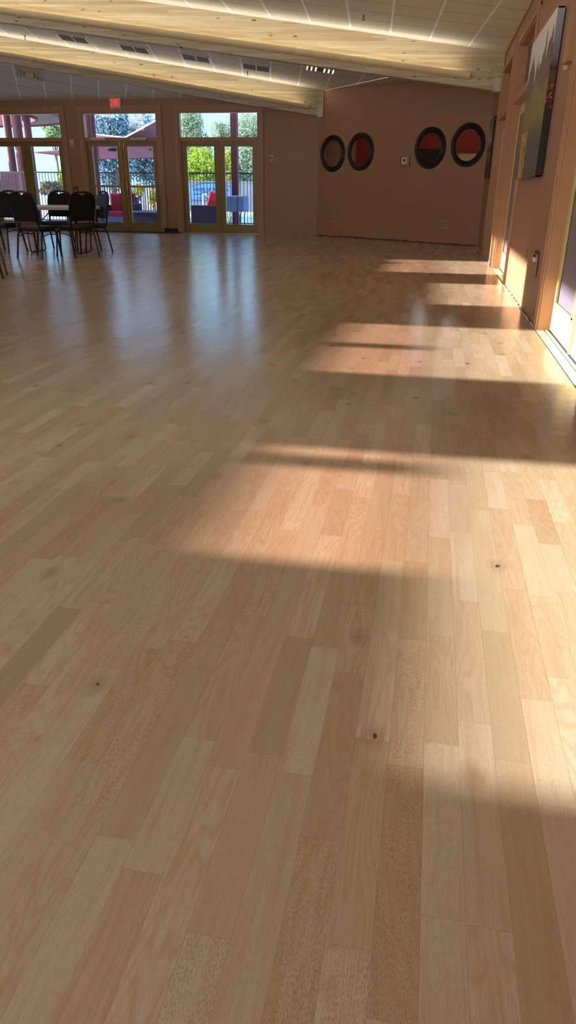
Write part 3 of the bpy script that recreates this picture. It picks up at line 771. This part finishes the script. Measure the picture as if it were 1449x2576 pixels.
# damaged outlet hole
O = onX(1350, 663, XR)
r = thing('open_junction_box', 'broken-out junction box hole low on the wall beneath the spires painting', 'junction box', (XR, O.y, O.z))
bm = newbm()
random.seed(5)
ring = []
for k in range(16):
    a = 2*PI*k/16; q = 1+.12*(random.random()-.5)
    ring.append((-.012, max(-1, min(1, 1.35*math.cos(a)))*.13*q, max(-1, min(1, 1.35*math.sin(a)))*.105*q))
prism(bm, ring, (.012, 0, 0)); link('plaster_edge', bm, M['browngloss'], r)
boxes('box', [((-.022, -.11, -.085), (-.010, .11, .085))], M['trim'], r, bevel=.004)
boxes('wire_cap', [((-.05, -.10, .02), (-.02, -.03, .06))], M['white'], r, bevel=.01)
boxes('cavity', [((-.025, -.02, .035), (-.021, .09, .075))], M['dark'], r)
# thin scratch
struct(boxes('trim_8', [((XR-.003, 7.955, .43), (XR, 7.965, .56))], M['browngloss']))
def hook(px, py, lab):
    O = onX(px, py, XR); r = thing('wall_hook', lab, 'hook', O, 0, 'small hooks high on the right wall')
    bm = newbm(); tube(bm, [(0, 0, .03), (-.02, 0, .025), (-.025, 0, 0), (-.02, -.01, -.02), (-.035, -.03, -.015)], .006, 6); link('wire', bm, M['black'], r)
hook(1389, 60, 'tiny dark hook above the left part of the spires painting')
hook(1411, 28, 'tiny dark hook above the near top corner of the spires painting')
hook(1369, 4, 'curved dark hook high on the right wall at the top edge of the photo')
O = onX(1446, 52, XR)
r = thing('wall_bracket', 'reddish wooden bracket board beside the top of the spires painting', 'bracket', (XR, O.y, O.z))
boxes('board', [((-.05, -.22, -.30), (0, .0, .30))], M['trim'], r, bevel=.004)
boxes('edge_strip', [((-.03, .005, -.33), (0, .05, .27))], M['ochre2'], r, bevel=.004)

# ------------------------------------------------------------------ banquet chairs
def make_chair():
    r = empty('banquet_chair')
    # local frame: y forward, origin on the floor under the seat centre; seat .44 x .42
    SH = .46
    hw = .215; tilt = .09
    # back tube: from rear foot up, across the crown, down again
    def P(x, z):          # point on the raked back plane
        return Vector((x, -.20-tilt*max(0, (z-.46)/.5)*1.0, z))
    outline = [(-.20, .50), (-.215, .62), (-.228, .76), (-.226, .86)]
    crown = [(-.226, .86), (-.21, .925), (-.16, .965), (-.08, .985), (0, .99), (.08, .985), (.16, .965), (.21, .925), (.226, .86)]
    path = [P(-.19, .44)]+[P(*q) for q in outline]+[P(*q) for q in crown[1:]]+[P(-q[0], q[1]) for q in outline[::-1][1:]]+[P(.19, .44)]
    bm = newbm(); tube(bm, rounded(path, .03, 2), .015, 8)
    for s in (-1, 1): tube(bm, [P(s*.19, .44), (s*.185, -.17, .425), (s*.185, -.02, .42)], .0145, 8)
    link('back_frame', bm, M['tube'], r, smooth=True)
    # upholstered back: crown with a dipped grip opening
    top = [(.205, .86), (.195, .915), (.15, .948), (.085, .966), (.062, .962), (.035, .944), (0, .938), (-.035, .944), (-.062, .962), (-.085, .966), (-.15, .948), (-.195, .915), (-.205, .86)]
    poly = [(-.205, .76), (-.192, .62), (-.185, .56), (.185, .56), (.192, .62), (.205, .76)]+top
    bm = newbm()
    fr = [P(*q)+Vector((0, .022, 0)) for q in poly]; bk = [P(*q)+Vector((0, -.016, 0)) for q in poly]
    cx_, cz_ = 0, .76
    def inset(q, k): return (cx_+(q[0]-cx_)*k, cz_+(q[1]-cz_)*k)
    fr2 = [P(*inset(q, .9))+Vector((0, .034, 0)) for q in poly]
    a = [bm.verts.new(p) for p in bk]; b = [bm.verts.new(p) for p in fr]; c = [bm.verts.new(p) for p in fr2]
    n = len(poly)
    bm.faces.new(a)
    for i in range(n):
        j = (i+1) % n
        bm.faces.new([a[i], a[j], b[j], b[i]]); bm.faces.new([b[i], b[j], c[j], c[i]])
    bm.faces.new(c[::-1])
    bmesh.ops.triangulate(bm, faces=[f for f in bm.faces if len(f.verts) > 4])
    link('backrest', bm, M['fabric'], r)
    # seat cushion
    bm = newbm(); bbox(bm, (-.215, -.19, .435), (.215, .235, .49), bevel=.022); link('seat', bm, M['vinyl'], r, smooth=True)
    bm = newbm()
    tube(bm, rounded([(-.195, -.16, .422), (-.195, .2, .422), (.195, .2, .422), (.195, -.16, .422)], .04), .0145, 8, closed=True)
    link('seat_frame', bm, M['tube'], r, smooth=True)
    for s in (-1, 1):
        bm = newbm(); tube(bm, rounded([(s*.185, .02, .42), (s*.2, .17, .42), (s*.215, .2, .36), (s*.225, .245, .012)], .05), .0145, 8); lathe(bm, [(.015, 0), (.015, .02)], 8, (s*.225, .245, 0)); link('leg', bm, M['tube'], r, smooth=True)
        bm = newbm(); tube(bm, rounded([(s*.185, .0, .42), (s*.2, -.14, .42), (s*.215, -.19, .37), (s*.225, -.265, .012)], .05), .0145, 8); lathe(bm, [(.015, 0), (.015, .02)], 8, (s*.225, -.265, 0)); link('leg', bm, M['tube'], r, smooth=True)
        bm = newbm(); tube(bm, [(s*.215, -.205, .33), (s*.214, .0, .372), (s*.215, .208, .35)], .008, 6); link('stretcher', bm, M['tube'], r, smooth=True)
    for ch in r.children:
        ch.data.transform(Matrix.Diagonal((1.09, 1, 1.02, 1)))
    return r
proto = make_chair()
chairs = [  # centre x, y, facing angle of local +y measured from +Y (ccw)
    (-6.40, 11.58, math.radians(-10), 'black banquet chair in front of the white table at left, its back to the camera'),
    (-5.93, 12.00, math.radians(62), 'brownish-black banquet chair at the right front of the white table, back to the camera'),
    (-6.07, 12.92, math.radians(138), 'banquet chair at the right rear of the white table, its slate-blue front showing'),
    (-6.97, 13.27, math.radians(174), 'black banquet chair behind the white table, facing the camera'),
    (-7.50, 12.40, math.radians(172), 'black banquet chair at the far left of the table, half hidden by the front chair'),
    (-5.72, 8.86, math.radians(-65), 'banquet chair showing only a dark leg at the left edge, nearest the camera'),
]
for i, (x, y, a, lab) in enumerate(chairs):
    c = proto if i == 0 else copy_tree(proto)
    c.location = (x, y, 0); c.rotation_euler = (0, 0, a)
    if i == 6: c.location = (x, y, 0)
    tag(c, lab, 'chair', 'banquet chairs around the white table' if i < 5 else None)
    if i == 2:
        for ch in c.children:
            if ch.name.startswith('backrest'):
                ch.data = ch.data.copy(); ch.data.materials[0] = M['fabric2']; ch['label'] = 'slate-blue upholstered back'

# round folding table
TX, TY = -6.60, 12.72
r = thing('folding_table', 'round white plastic folding table among the dark banquet chairs', 'table', (TX, TY, 0))
bm = newbm(); lathe(bm, [(.70, .725), (.755, .725), (.762, .735), (.762, .768), (.752, .776), (.2, .778)], 64); link('tabletop', bm, M['tabletop'], r, smooth=True)
for sx in (-1, 1):
    bm = newbm()
    tube(bm, rounded([(sx*.5, -.27, .70), (sx*.45, -.27, .015), (sx*.45, .27, .015), (sx*.5, .27, .70)], .04), .0135, 8)
    link('leg_frame', bm, M['tube'], r, smooth=True)
    bm = newbm(); tube(bm, [(sx*.48, 0, .40), (sx*.12, 0, .69)], .009, 6); link('folding_brace', bm, M['tube'], r, smooth=True)
    bm = newbm(); tube(bm, [(sx*.478, -.27, .40), (sx*.478, .27, .40)], .009, 6); link('crossbar', bm, M['tube'], r, smooth=True)

# ------------------------------------------------------------------ outside, beyond the glass doors
def out(px, py, Y): return onY(px, py, Y)
o = struct(boxes('floor', [((-40, YB+.15, -.12), (10, 25.4, -.02))], M['deck']))
o = struct(boxes('floor', [((-60, 34.6, -.12), (20, 60, -.02)), ((-60, 25.4, -.12), (-9.6, 34.6, -.02)), ((-2, 25.4, -.12), (20, 34.6, -.02)), ((-9.6, 25.4, -.3), (-9.5, 34.6, -.02)), ((-9.6, 25.4, -.12), (-2, 26.1, -.015)), ((-9.6, 34.0, -.12), (-2, 34.6, -.015))], M['pale']))
o = boxes('pool_water', [((-9.5, 26.1, -.2), (-2, 34.0, -.06))], M['water']); tag(o, 'bright blue swimming pool water beyond the right glass doors', 'pool', kind='stuff')

def railing(x0, x1, Y, zb, zt, n, lab, mat, name='pool_fence', r_=.008):
    r = thing(name, lab, 'fence', (x0, Y, 0)); W = x1-x0
    boxes('top_rail', [((0, -.02, zt-.04), (W, .02, zt))], mat, r)
    boxes('bottom_rail', [((0, -.02, zb), (W, .02, zb+.035))], mat, r)
    for k in range(n):
        x = W*(k+.5)/n
        b = boxes('baluster', [((x-r_, -r_, zb+.035), (x+r_, r_, zt-.04))], mat, r)
    for x in (0, W): boxes('post', [((x-.03, -.03, -.02), (x+.03, .03, zt+.02))], mat, r)
    return r
xa, xb, xc, xd = (onY(q_, 450, 22.3).x for q_ in (-40, 184, 430, 660))
railing(xa, xb-.04, 22.3, .1, 1.49, int((xb-xa)/.1), 'black iron pool fence with slim balusters beyond the left doors', M['rail'])
railing(xb+.04, xc-.04, 22.3, .1, 1.49, int((xc-xb)/.1), 'black iron pool fence with slim balusters beyond the middle doors', M['rail'])
railing(xc+.04, xd, 22.3, .1, 1.49, int((xd-xc)/.1), 'black iron pool fence with slim balusters beyond the right doors', M['rail'])

def post(name, px0, px1, py, Y, z1, lab, mat, cat='post', rad=True):
    a, b = out(px0, py, Y), out(px1, py, Y); w_ = (b.x-a.x)/2
    r = thing(name, lab, cat, ((a.x+b.x)/2, Y, 0))
    bm = newbm(); lathe(bm, [(w_, -.02), (w_, z1)], 20) if rad else bbox(bm, (-w_, -w_, -.02), (w_, w_, z1)); link('shaft', bm, mat, r, smooth=rad)
    bm = newbm(); lathe(bm, [(w_*1.25, -.02), (w_*1.25, .1), (w_*1.02, .13)], 20) if rad else bbox(bm, (-w_*1.2, -w_*1.2, -.02), (w_*1.2, w_*1.2, .1)); link('base', bm, mat, r)
    return r
post('porch_post', 583, 598.5, 400, 21.9, 3.4, 'maroon porch post seen through the right glass doors', M['maroon'], rad=False)
post('porch_post', 213, 229, 320, 21.6, 3.4, 'wide rosy porch column at the left of the middle transom', M['maroon2'])
post('porch_post', 238, 245, 390, 21.9, 3.4, 'narrow dark maroon steel post inside the middle doors view', M['maroon'], rad=False)
# the round maroon pavilion
pc = out(142, 303, 27.2); RC = 5.2; CX, CY = pc.x-RC, 27.2
r = thing('round_pavilion', 'maroon ring-shaped pavilion roof on round columns outside the left doors', 'pavilion', (CX, CY, 0))
zr = 3.40
def ring_mesh(r0, r1, za, zb_, seg=64):
    bm = newbm(); prof = [(r0, za), (r1, za), (r1, zb_), (r0, zb_)]
    rings = [[bm.verts.new((q*math.cos(2*PI*k/seg), q*math.sin(2*PI*k/seg), h_)) for k in range(seg)] for q, h_ in prof]
    for A, B in zip(rings, rings[1:]+[rings[0]]):
        for k in range(seg): bm.faces.new([A[k], A[(k+1) % seg], B[(k+1) % seg], B[k]])
    return bm
link('outer_fascia', ring_mesh(RC-.12, RC, zr, zr+.42), M['maroon2'], r, smooth=True)
link('inner_fascia', ring_mesh(RC-1.35, RC-1.23, zr, zr+.42), M['maroon2'], r, smooth=True)
link('soffit', ring_mesh(RC-1.25, RC-.1, zr+.05, zr+.1), M['maroon'], r)
for (px, py, Y, w_) in ((20, 330, 27, .14), (44.5, 330, 23.6, .15), (69, 330, 26, .14)):
    q = out(px, py, Y)
    bm = newbm(); lathe(bm, [(w_, -.02), (w_, 3.8)], 20, (q.x-CX, q.y-CY, 0)); link('column', bm, M['maroon'], r, smooth=True)
railing(onY(-60, 440, 24.3).x, onY(46, 440, 24.3).x, 24.3, .1, 1.5, 14, 'maroon and pale slatted railing below the pavilion at left', M['maroon'], 'pavilion_railing', .03)
railing(onY(200, 450, 33.0).x, onY(402, 450, 33.0).x, 33.0, .1, 1.15, 34, 'distant maroon railing behind the black fence', M['maroon'], 'garden_railing', .02)

# shade sails
def sail(pix, Y, lab, name='shade_sail', sag=.0, pip=True):
    pts = [out(px, py, Yk) for (px, py, Yk) in pix]; c = sum(pts, Vector())/len(pts)
    r = thing(name, lab, 'shade sail', c)
    bm = newbm(); a = [bm.verts.new(p-c) for p in pts]; f = bm.faces.new(a)
    ex = bmesh.ops.extrude_face_region(bm, geom=[f]); 
    for v_ in ex['geom']:
        if isinstance(v_, bmesh.types.BMVert): v_.co += Vector((0, .02, .02))
    link('fabric', bm, M['sail'], r)
    bm = newbm(); tube(bm, [p-c for p in pts], .022, 6, closed=True); link('hem', bm, M['sailw'] if pip else M['maroon2'], r)
    return r
sail([(312, 347, 23.2), (398, 300, 22.6), (402, 352, 24.5), (350, 375, 25)], 0, 'pink triangular shade sail with white hem behind the middle transom')
sail([(244, 366, 23.5), (396, 366, 23.0), (396, 396, 24.5), (320, 399, 25), (249, 400, 24.5)], 0, 'broad pink sail band across the top of the middle doors', pip=False)
sail([(88, 383, 25), (152, 379, 24), (160, 391, 24.5)], 0, 'thin sliver of pink sail across the left doors', pip=False)
sail([(225, 336, 26), (312, 346, 25), (312, 349, 25), (225, 350, 26)], 0, 'pale white canopy edge low in the middle transom')
bm = newbm()
# hanging heater
a, b = out(271, 374, 21.2), out(294, 377, 21.2)
r = thing('patio_heater', 'grey capsule-shaped heater hanging outside the middle doors', 'heater', (a+b)/2)
L = (b-a).length/2
bm = newbm(); tube(bm, [(-L, 0, 0), (-L+.01, 0, 0), (-L+.05, 0, 0), (L-.05, 0, 0), (L-.01, 0, 0), (L, 0, 0)], [.02, .045, .06, .06, .045, .02], 14); link('body', bm, M['tube'], r, smooth=True)
bm = newbm(); tube(bm, [(-L*.5, 0, .05), (-L*.5, 0, .6)], .006, 6); tube(bm, [(L*.5, 0, .05), (L*.5, 0, .6)], .006, 6); link('hanger', bm, M['tube'], r)

# trees
def foliage(bm, c, rx, ry, rz, n, s, blobs=9):
    cs = []
    for k in range(blobs):
        while True:
            p = Vector((random.uniform(-1, 1), random.uniform(-1, 1), random.uniform(-1, 1)))
            if p.length < .75: break
        cs.append((p, random.uniform(.3, .5)))
    for i in range(n):
        q, rad = random.choice(cs)
        d = Vector((random.gauss(0, 1), random.gauss(0, 1), random.gauss(0, 1))).normalized()*rad*random.uniform(.55, 1.05)
        p = q+d; p = Vector((p.x*rx, p.y*ry, p.z*rz))+Vector(c)
        nrm = Vector((random.gauss(0, 1), random.gauss(0, 1), random.gauss(0, 1))).normalized()
        t_ = nrm.orthogonal().normalized(); bt = nrm.cross(t_); a = random.uniform(0, 6.28)
        e1 = t_*math.cos(a)+bt*math.sin(a); e2 = nrm.cross(e1); k = s*random.uniform(.6, 1.3)
        vs = [bm.verts.new(p+e1*k), bm.verts.new(p+e2*k*.5), bm.verts.new(p-e1*k), bm.verts.new(p-e2*k*.5)]
        bm.faces.new(vs)
def tree(px0, px1, py0, py1, Y, mat, lab, n=2600, s=.12, name='garden_tree', trunk=True, blobs=9):
    a, b = out(px0, py1, Y), out(px1, py0, Y)
    c = (a+b)/2; rx, rz = abs(b.x-a.x)/2, abs(b.z-a.z)/2
    r = thing(name, lab, 'tree' if trunk else 'shrub', (c.x, Y, -.02))
    bm = newbm(); foliage(bm, (0, 0, c.z), rx, min(rx, 1.6), rz, int(n*2.2), s*.55, blobs); link('crown', bm, mat, r)
    bm = newbm(); tr = max(.04, rx*.09)
    tube(bm, [(0, 0, 0), (.04, 0, c.z*.5), (0, 0, c.z)], [tr, tr*.8, tr*.5], 8)
    for k in range(6):
        an = k*1.05; tube(bm, [(0, 0, c.z*.6), (rx*.35*math.cos(an), .3*math.sin(an), c.z), (rx*.6*math.cos(an), .4*math.sin(an), c.z+rz*.6)], [tr*.5, tr*.3, tr*.12], 6)
    link('trunk', bm, M['bark'], r, smooth=True)
    return r
tree(214, 345, 262, 470, 40, M['leafblue'], 'dark blue-green tree filling the left of the middle transom', 9000, .16, blobs=24)
tree(322, 436, 262, 475, 44, M['leafblue'], 'dark blue-green tree filling the right of the middle transom', 9000, .17, blobs=24)
tree(436, 530, 262, 430, 46, M['leafpale'], 'pale grey-green tree at the left of the right transom', 6500, .11, blobs=22)
tree(532, 606, 280, 430, 50, M['leafpale'], 'pale tree behind the maroon porch post', 3600, .11, blobs=16)
tree(594, 676, 276, 440, 47, M['leafpale'], 'pale grey-green tree at the right of the right transom', 5200, .11, blobs=20)
tree(548, 662, 352, 478, 43, M['leafpale'], 'broad grey-green tree filling the right leaf of the right doors', 9000, .12, blobs=40)
tree(450, 552, 356, 478, 40.5, M['leafyel'], 'sunlit yellow-green tree above the pool sign', 9000, .12, blobs=36)
tree(556, 588, 372, 462, 41, M['leafyel'], 'sunlit yellow-green shrub left of the maroon porch post', 2400, .1)
tree(105, 162, 288, 362, 38, M['leafgreen'], 'green tree at the right end of the left transom', 3000, .13)
tree(140, 170, 420, 470, 36, M['leafyel'], 'low yellow-green shrub behind the fence of the left doors', 1500, .1, 'garden_shrub', True)
tree(103, 165, 452, 505, 32, M['leafdark'], 'brown-purple hedge behind the fence of the left doors', 2600, .09, 'garden_shrub', True)
tree(372, 402, 468, 520, 31, M['leafgold'], 'yellow flowering shrub at the right of the middle doors', 1800, .08, 'garden_shrub', True)
tree(336, 366, 462, 500, 31.5, M['leafgold'], 'yellow flowering shrub in the centre of the middle doors', 1500, .08, 'garden_shrub', True)
tree(0, 60, 440, 505, 30, M['leafdark'], 'dark scrubby plants below the pavilion', 1800, .08, 'garden_shrub', True)

# pool wall and sign
YW = 37.6
a = out(470, 459, YW); b = out(700, 459, YW)
o = boxes('garden_wall', [((a.x-.2, YW, -.02), (b.x, YW+.2, out(560, 459, YW).z)), ((a.x-.2, YW-.03, out(560, 459, YW).z), (b.x, YW+.23, out(560, 459, YW).z+.06))], M['gwall']); tag(o, 'pale grey block wall behind the pool', 'wall')
ys_ = YW-.06
l_, r_ = out(478, 480, ys_).x, out(585, 480, ys_).x; zb_ = out(520, 505, ys_).z; zt_ = out(520, 460, ys_).z; zs = out(520, 470, ys_).z
xm = (l_+r_)/2
sg = thing('pool_sign', 'light blue arch-topped pool hours sign on the wall behind the fence', 'sign', (xm, ys_, zb_))
hw_ = (r_-l_)/2; hs = zs-zb_; ht = zt_-zb_
pts = [(-hw_, 0, 0), (hw_, 0, 0), (hw_, 0, hs)]+[(hw_*.82*math.cos(t_), 0, hs+(ht-hs)*math.sin(t_)) for t_ in [PI*k/14 for k in range(1, 14)]]+[(-hw_, 0, hs)]
bm = newbm(); prism(bm, pts, (0, .04, 0)); link('board', bm, M['signblue'], sg)
bm = newbm(); tube(bm, [(p[0]*.96, -.004, .03+p[2]*.95) for p in pts], .012, 5, closed=True); link('border', bm, M['signink'], sg)
text_mesh('title', 'HOURS OF THE POOL', .19, M['signink'], sg, Matrix.Translation((0, -.012, hs*.80)) @ FACE_S, .003, stretch=hw_*1.75/1.95)
for q, wd in ((.62, .45), (.47, .85), (.34, .28), (.2, .6)):
    boxes('small_print', [((-hw_*wd+k*.12, -.01, hs*q-.02), (-hw_*wd+k*.12+.08, -.002, hs*q+.025)) for k in range(int(2*hw_*wd/.12))], M['signink'], sg)
# pool handrail
a = out(511, 512, 27.5); b = out(513, 488, 27.5); c = out(530, 505, 27.5)
r = thing('pool_handrail', 'pale blue tubular pool handrail in front of the sign', 'handrail', (a.x, 27.5, -.02))
bm = newbm(); tube(bm, rounded([(0, 0, 0), (0, 0, b.z), (.12, 0, b.z+.02), (c.x-a.x+.2, 0, c.z-.2), (c.x-a.x+.45, 0, -.0)], .12), .028, 8); link('rail', bm, M['alu'], r, smooth=True)
bm = newbm(); lathe(bm, [(.06, 0), (.06, .02)], 12); link('flange', bm, M['alu'], r)

# patio furniture
def sofa(px0, px1, pyt, pyb, Y, lab, mat, name='wicker_sofa', dep=.7, cush=None):
    a, b = out(px0, pyb, Y), out(px1, pyt, Y); W = b.x-a.x; zt = b.z; zs = zt*.55
    r = thing(name, lab, 'sofa', (a.x, Y, -.02))
    boxes('back', [((0, 0, .08), (W, .12, zt))], mat, r, bevel=.02)
    boxes('seat_base', [((0, .12, .08), (W, dep, zs))], mat, r, bevel=.02)
    for x in (0, W-.12): boxes('arm', [((x, .12, .08), (x+.12, dep, zt*.85))], mat, r, bevel=.02)
    for x in (.03, W-.08):
        for y in (.03, dep-.08): boxes('foot', [((x, y, 0), (x+.05, y+.05, .085))], M['black'], r)
    if cush: boxes('seat_cushion', [((.13, .13, zs), (W-.13, dep-.02, zs+.12))], cush, r, bevel=.03)
    return r
sofa(481, 546, 515, 561, 20.9, 'dark navy wicker sofa with its back to the right glass doors', M['navy'], cush=M['coral'])
q = out(537, 503, 21.15)
o = boxes('throw_cushion', [((-.16, -.06, -.2), (.16, .08, .2))], M['coral'], bevel=.05, loc=q); o.rotation_euler = (.2, .35, 0); tag(o, 'coral red cushion propped on the navy wicker sofa', 'cushion')
# crimson sofa facing us through the middle doors
a, b = out(262, 558, 20.9), out(309, 492, 21.3)
r = thing('patio_sofa', 'grey wicker sofa with crimson cushions beyond the left leaf of the middle doors', 'sofa', (a.x, 20.9, -.02)); W = .78
boxes('seat_base', [((.0, 0, .06), (W, .75, .33))], M['greyw'], r, bevel=.02)
boxes('back', [((.0, .66, .06), (W, .8, .84))], M['greyw'], r, bevel=.02)
boxes('arm', [((-.14, -.02, .04), (.0, .8, .62))], M['navy'], r, bevel=.02)
for k in range(2): boxes('back_cushion', [((.02+k*.38, .48, .42), (.02+k*.38+.36, .66, .94))], M['rose'], r, bevel=.05)
boxes('seat_cushion', [((.01, 0, .33), (W-.02, .6, .46))], M['rose'], r, bevel=.04)
# dark ottoman and planter boxes, right leaf
a, b = out(332, 562, 20.7), out(395, 533, 20.7)
r = thing('wicker_bench', 'long dark navy bench outside the right leaf of the middle doors', 'bench', (a.x, 20.7, -.02))
boxes('base', [((0, 0, 0), (b.x-a.x, .6, b.z-.02))], M['navy'], r, bevel=.02)
boxes('top', [((-.02, -.02, b.z-.02), (b.x-a.x+.02, .62, b.z+.03))], M['greyw'], r, bevel=.01)
a, b = out(331, 532, 21.2), out(354, 514, 21.2)
o = boxes('storage_box', [((0, 0, 0), (b.x-a.x, .3, b.z-a.z))], M['navy'], bevel=.01, loc=(a.x, 20.95, out(340, 533, 20.7).z+.02)); tag(o, 'small dark navy box on top of the dark bench', 'box')
# covered patio table with curled iron legs
a, b = out(563, 530, 20.9), out(613, 491, 20.9)
r = thing('covered_table', 'blue-grey covered patio table on thin curved legs, right glass doors', 'table', ((a.x+b.x)/2, 20.9, -.02)); W = (b.x-a.x)/2
bm = newbm(); bbox(bm, (-W, -.02, a.z), (W, .6, b.z), bevel=.03); link('cloth_cover', bm, M['cover'], r, smooth=False)
boxes('fold_line', [((W*.35, -.026, a.z+.01), (W*.35+.015, -.018, b.z-.02))], M['navy'], r)
for sx in (-.8, -.25, .3, .75):
    for y in (.05, .5):
        bm = newbm(); tube(bm, bez((sx*W, y, a.z+.02), (sx*W-.09, y, a.z*.55), (sx*W+.03, y, 0), 8), .011, 6); link('leg', bm, M['rail'], r, smooth=True)
# potted plant at its foot
q = out(572, 545, 20.6)
r = thing('potted_plant', 'small dark spiky plant at the foot of the covered table', 'plant', (q.x, 20.6, -.02))
bm = newbm(); lathe(bm, [(.07, 0), (.1, .16), (.09, .16), (.08, .13)], 16); link('pot', bm, M['maroon'], r, smooth=True)
bm = newbm()
for k in range(14):
    an = k*.9; L = random.uniform(.2, .34)
    tube(bm, bez((0, 0, .13), (.05*math.cos(an), .05*math.sin(an), .13+L*.8), (.16*math.cos(an), .16*math.sin(an), .13+L), 4), [.008, .008, .007, .005, .002], 4)
link('leaves', bm, M['leafgreen'], r)
# unidentified pale upright object, given the shape of a closed umbrella
a, b = out(326.5, 513, 21.9), out(334, 476, 21.9)
r = thing('pale_upright', 'pale upright object, given a furled umbrella shape, just right of the middle mullion', 'umbrella', ((a.x+b.x)/2, 21.9, -.02))
bm = newbm(); lathe(bm, [(.03, .5), (.05, .6), (.052, .95), (.035, 1.05), (.01, 1.15)], 14); link('canopy', bm, M['cover'], r, smooth=True)
bm = newbm(); tube(bm, [(0, 0, 0), (0, 0, 1.2)], .014, 8); link('pole', bm, M['rail'], r)
bm = newbm(); lathe(bm, [(.16, 0), (.16, .05), (.03, .08)], 18); link('base', bm, M['rail'], r)
# notice and sticker on the middle doors' glass
q = out(295.5, 440, YB+.08)
a = out(290, 425, YB+.08); b = out(300, 455, YB+.08)
o = boxes('paper_notice', [((a.x, YB+.079, b.z), (b.x, YB+.083, a.z))], M['paper']); tag(o, 'grey-blue paper notice taped to the left leaf of the middle doors', 'notice')
a = out(374, 371, YB+.08); b = out(384, 380.5, YB+.08)
r = thing('door_sticker', 'small white sticker with red shield, top corner of the middle doors', 'sticker', ((a.x+b.x)/2, YB+.081, (a.z+b.z)/2))
boxes('label', [(((a.x-b.x)/2, -.002, (b.z-a.z)/2), ((b.x-a.x)/2, .002, (a.z-b.z)/2))], M['sticker'], r)
bm = newbm(); prism(bm, [(-.022, -.003, .02), (.022, -.003, .02), (.022, -.003, -.01), (0, -.003, -.035), (-.022, -.003, -.01)], (0, -.002, 0)); link('shield', bm, M['badge'], r)

# ------------------------------------------------------------------ things on the left wall, seen in the mirrors
o = boxes('projection_screen', [((XL+.002, 12.25, 0), (XL+.04, 14.6, 2.5))], M['black']); tag(o, 'black panel on the red wall reflected in the third mirror', 'panel')
r = thing('side_door', 'pale yellow door with red casing reflected in the rightmost mirror', 'door', (XL+.005, 11.45, 0))
boxes('leaf', [((0, -.42, 0), (.04, .42, 2.36))], M['cream'], r); boxes('casing', [((0, -.55, 0), (.05, -.42, 2.46)), ((0, .42, 0), (.05, .55, 2.46)), ((0, -.42, 2.36), (.05, .42, 2.46))], M['redplastic'], r)
r = thing('oval_mirror', 'dark oval frame on the red wall reflected in the third mirror', 'mirror', (XL+.002, 12.35, 3.0))
bm = newbm(); prism(bm, [(0, .28*math.cos(k*PI/16), .42*math.sin(k*PI/16)) for k in range(32)], (.03, 0, 0)); link('frame', bm, M['black'], r)
bm = newbm(); prism(bm, [(.031, .17*math.cos(k*PI/16), .30*math.sin(k*PI/16)) for k in range(32)], (.004, 0, 0)); link('center', bm, M['gwall'], r)

# ------------------------------------------------------------------ light
wd = bpy.data.worlds.new('sky'); S.world = wd; wd.use_nodes = True
nt = wd.node_tree; nt.nodes.clear()
wo = nt.nodes.new('ShaderNodeOutputWorld'); bg = nt.nodes.new('ShaderNodeBackground')
tc = nt.nodes.new('ShaderNodeTexCoord'); sep = nt.nodes.new('ShaderNodeSeparateXYZ'); nt.links.new(tc.outputs['Generated'], sep.inputs[0])
rp = nt.nodes.new('ShaderNodeValToRGB'); nt.links.new(sep.outputs[2], rp.inputs[0])
el = rp.color_ramp.elements; el[0].position = 0; el[0].color = (.38, .78, 1, 1); el[1].position = .6; el[1].color = (.22, .45, .95, 1)
e2 = el.new(.12); e2.color = (.30, .64, 1.0, 1)
# white glow added to the rear-left sky to light the room
sund = Vector((-math.cos(math.atan(TE)), 0, math.sin(math.atan(TE))))
dot = nt.nodes.new('ShaderNodeVectorMath'); dot.operation = 'DOT_PRODUCT'; nt.links.new(tc.outputs['Generated'], dot.inputs[0]); dot.inputs[1].default_value = Vector((-.62, -.75, .25)).normalized()
mr = nt.nodes.new('ShaderNodeMapRange'); nt.links.new(dot.outputs['Value'], mr.inputs[0]); mr.inputs[1].default_value = 0; mr.inputs[2].default_value = 1; mr.inputs[3].default_value = 0; mr.inputs[4].default_value = 1
mxn = nt.nodes.new('ShaderNodeMix'); mxn.data_type = 'RGBA'; nt.links.new(mr.outputs[0], mxn.inputs[0]); nt.links.new(rp.outputs[0], mxn.inputs[6]); mxn.inputs[7].default_value = (2.75, 2.75, 2.75, 1)
nt.links.new(mxn.outputs[2], bg.inputs[0]); bg.inputs[1].default_value = 2.5
nt.links.new(bg.outputs[0], wo.inputs[0])

sl = bpy.data.lights.new('sun', 'SUN'); so = bpy.data.objects.new('sun', sl); COL.objects.link(so)
sdir = Vector((1, -.0, -TE)).normalized()
so.rotation_euler = sdir.to_track_quat('-Z', 'Y').to_euler(); sl.energy = 17.0; sl.angle = math.radians(.5); sl.color = (1, .97, .93)

S.view_settings.view_transform = 'Standard'; S.view_settings.look = 'None'; S.view_settings.gamma = 1
S.view_settings.use_curve_mapping = False
S.view_settings.exposure = 0.36
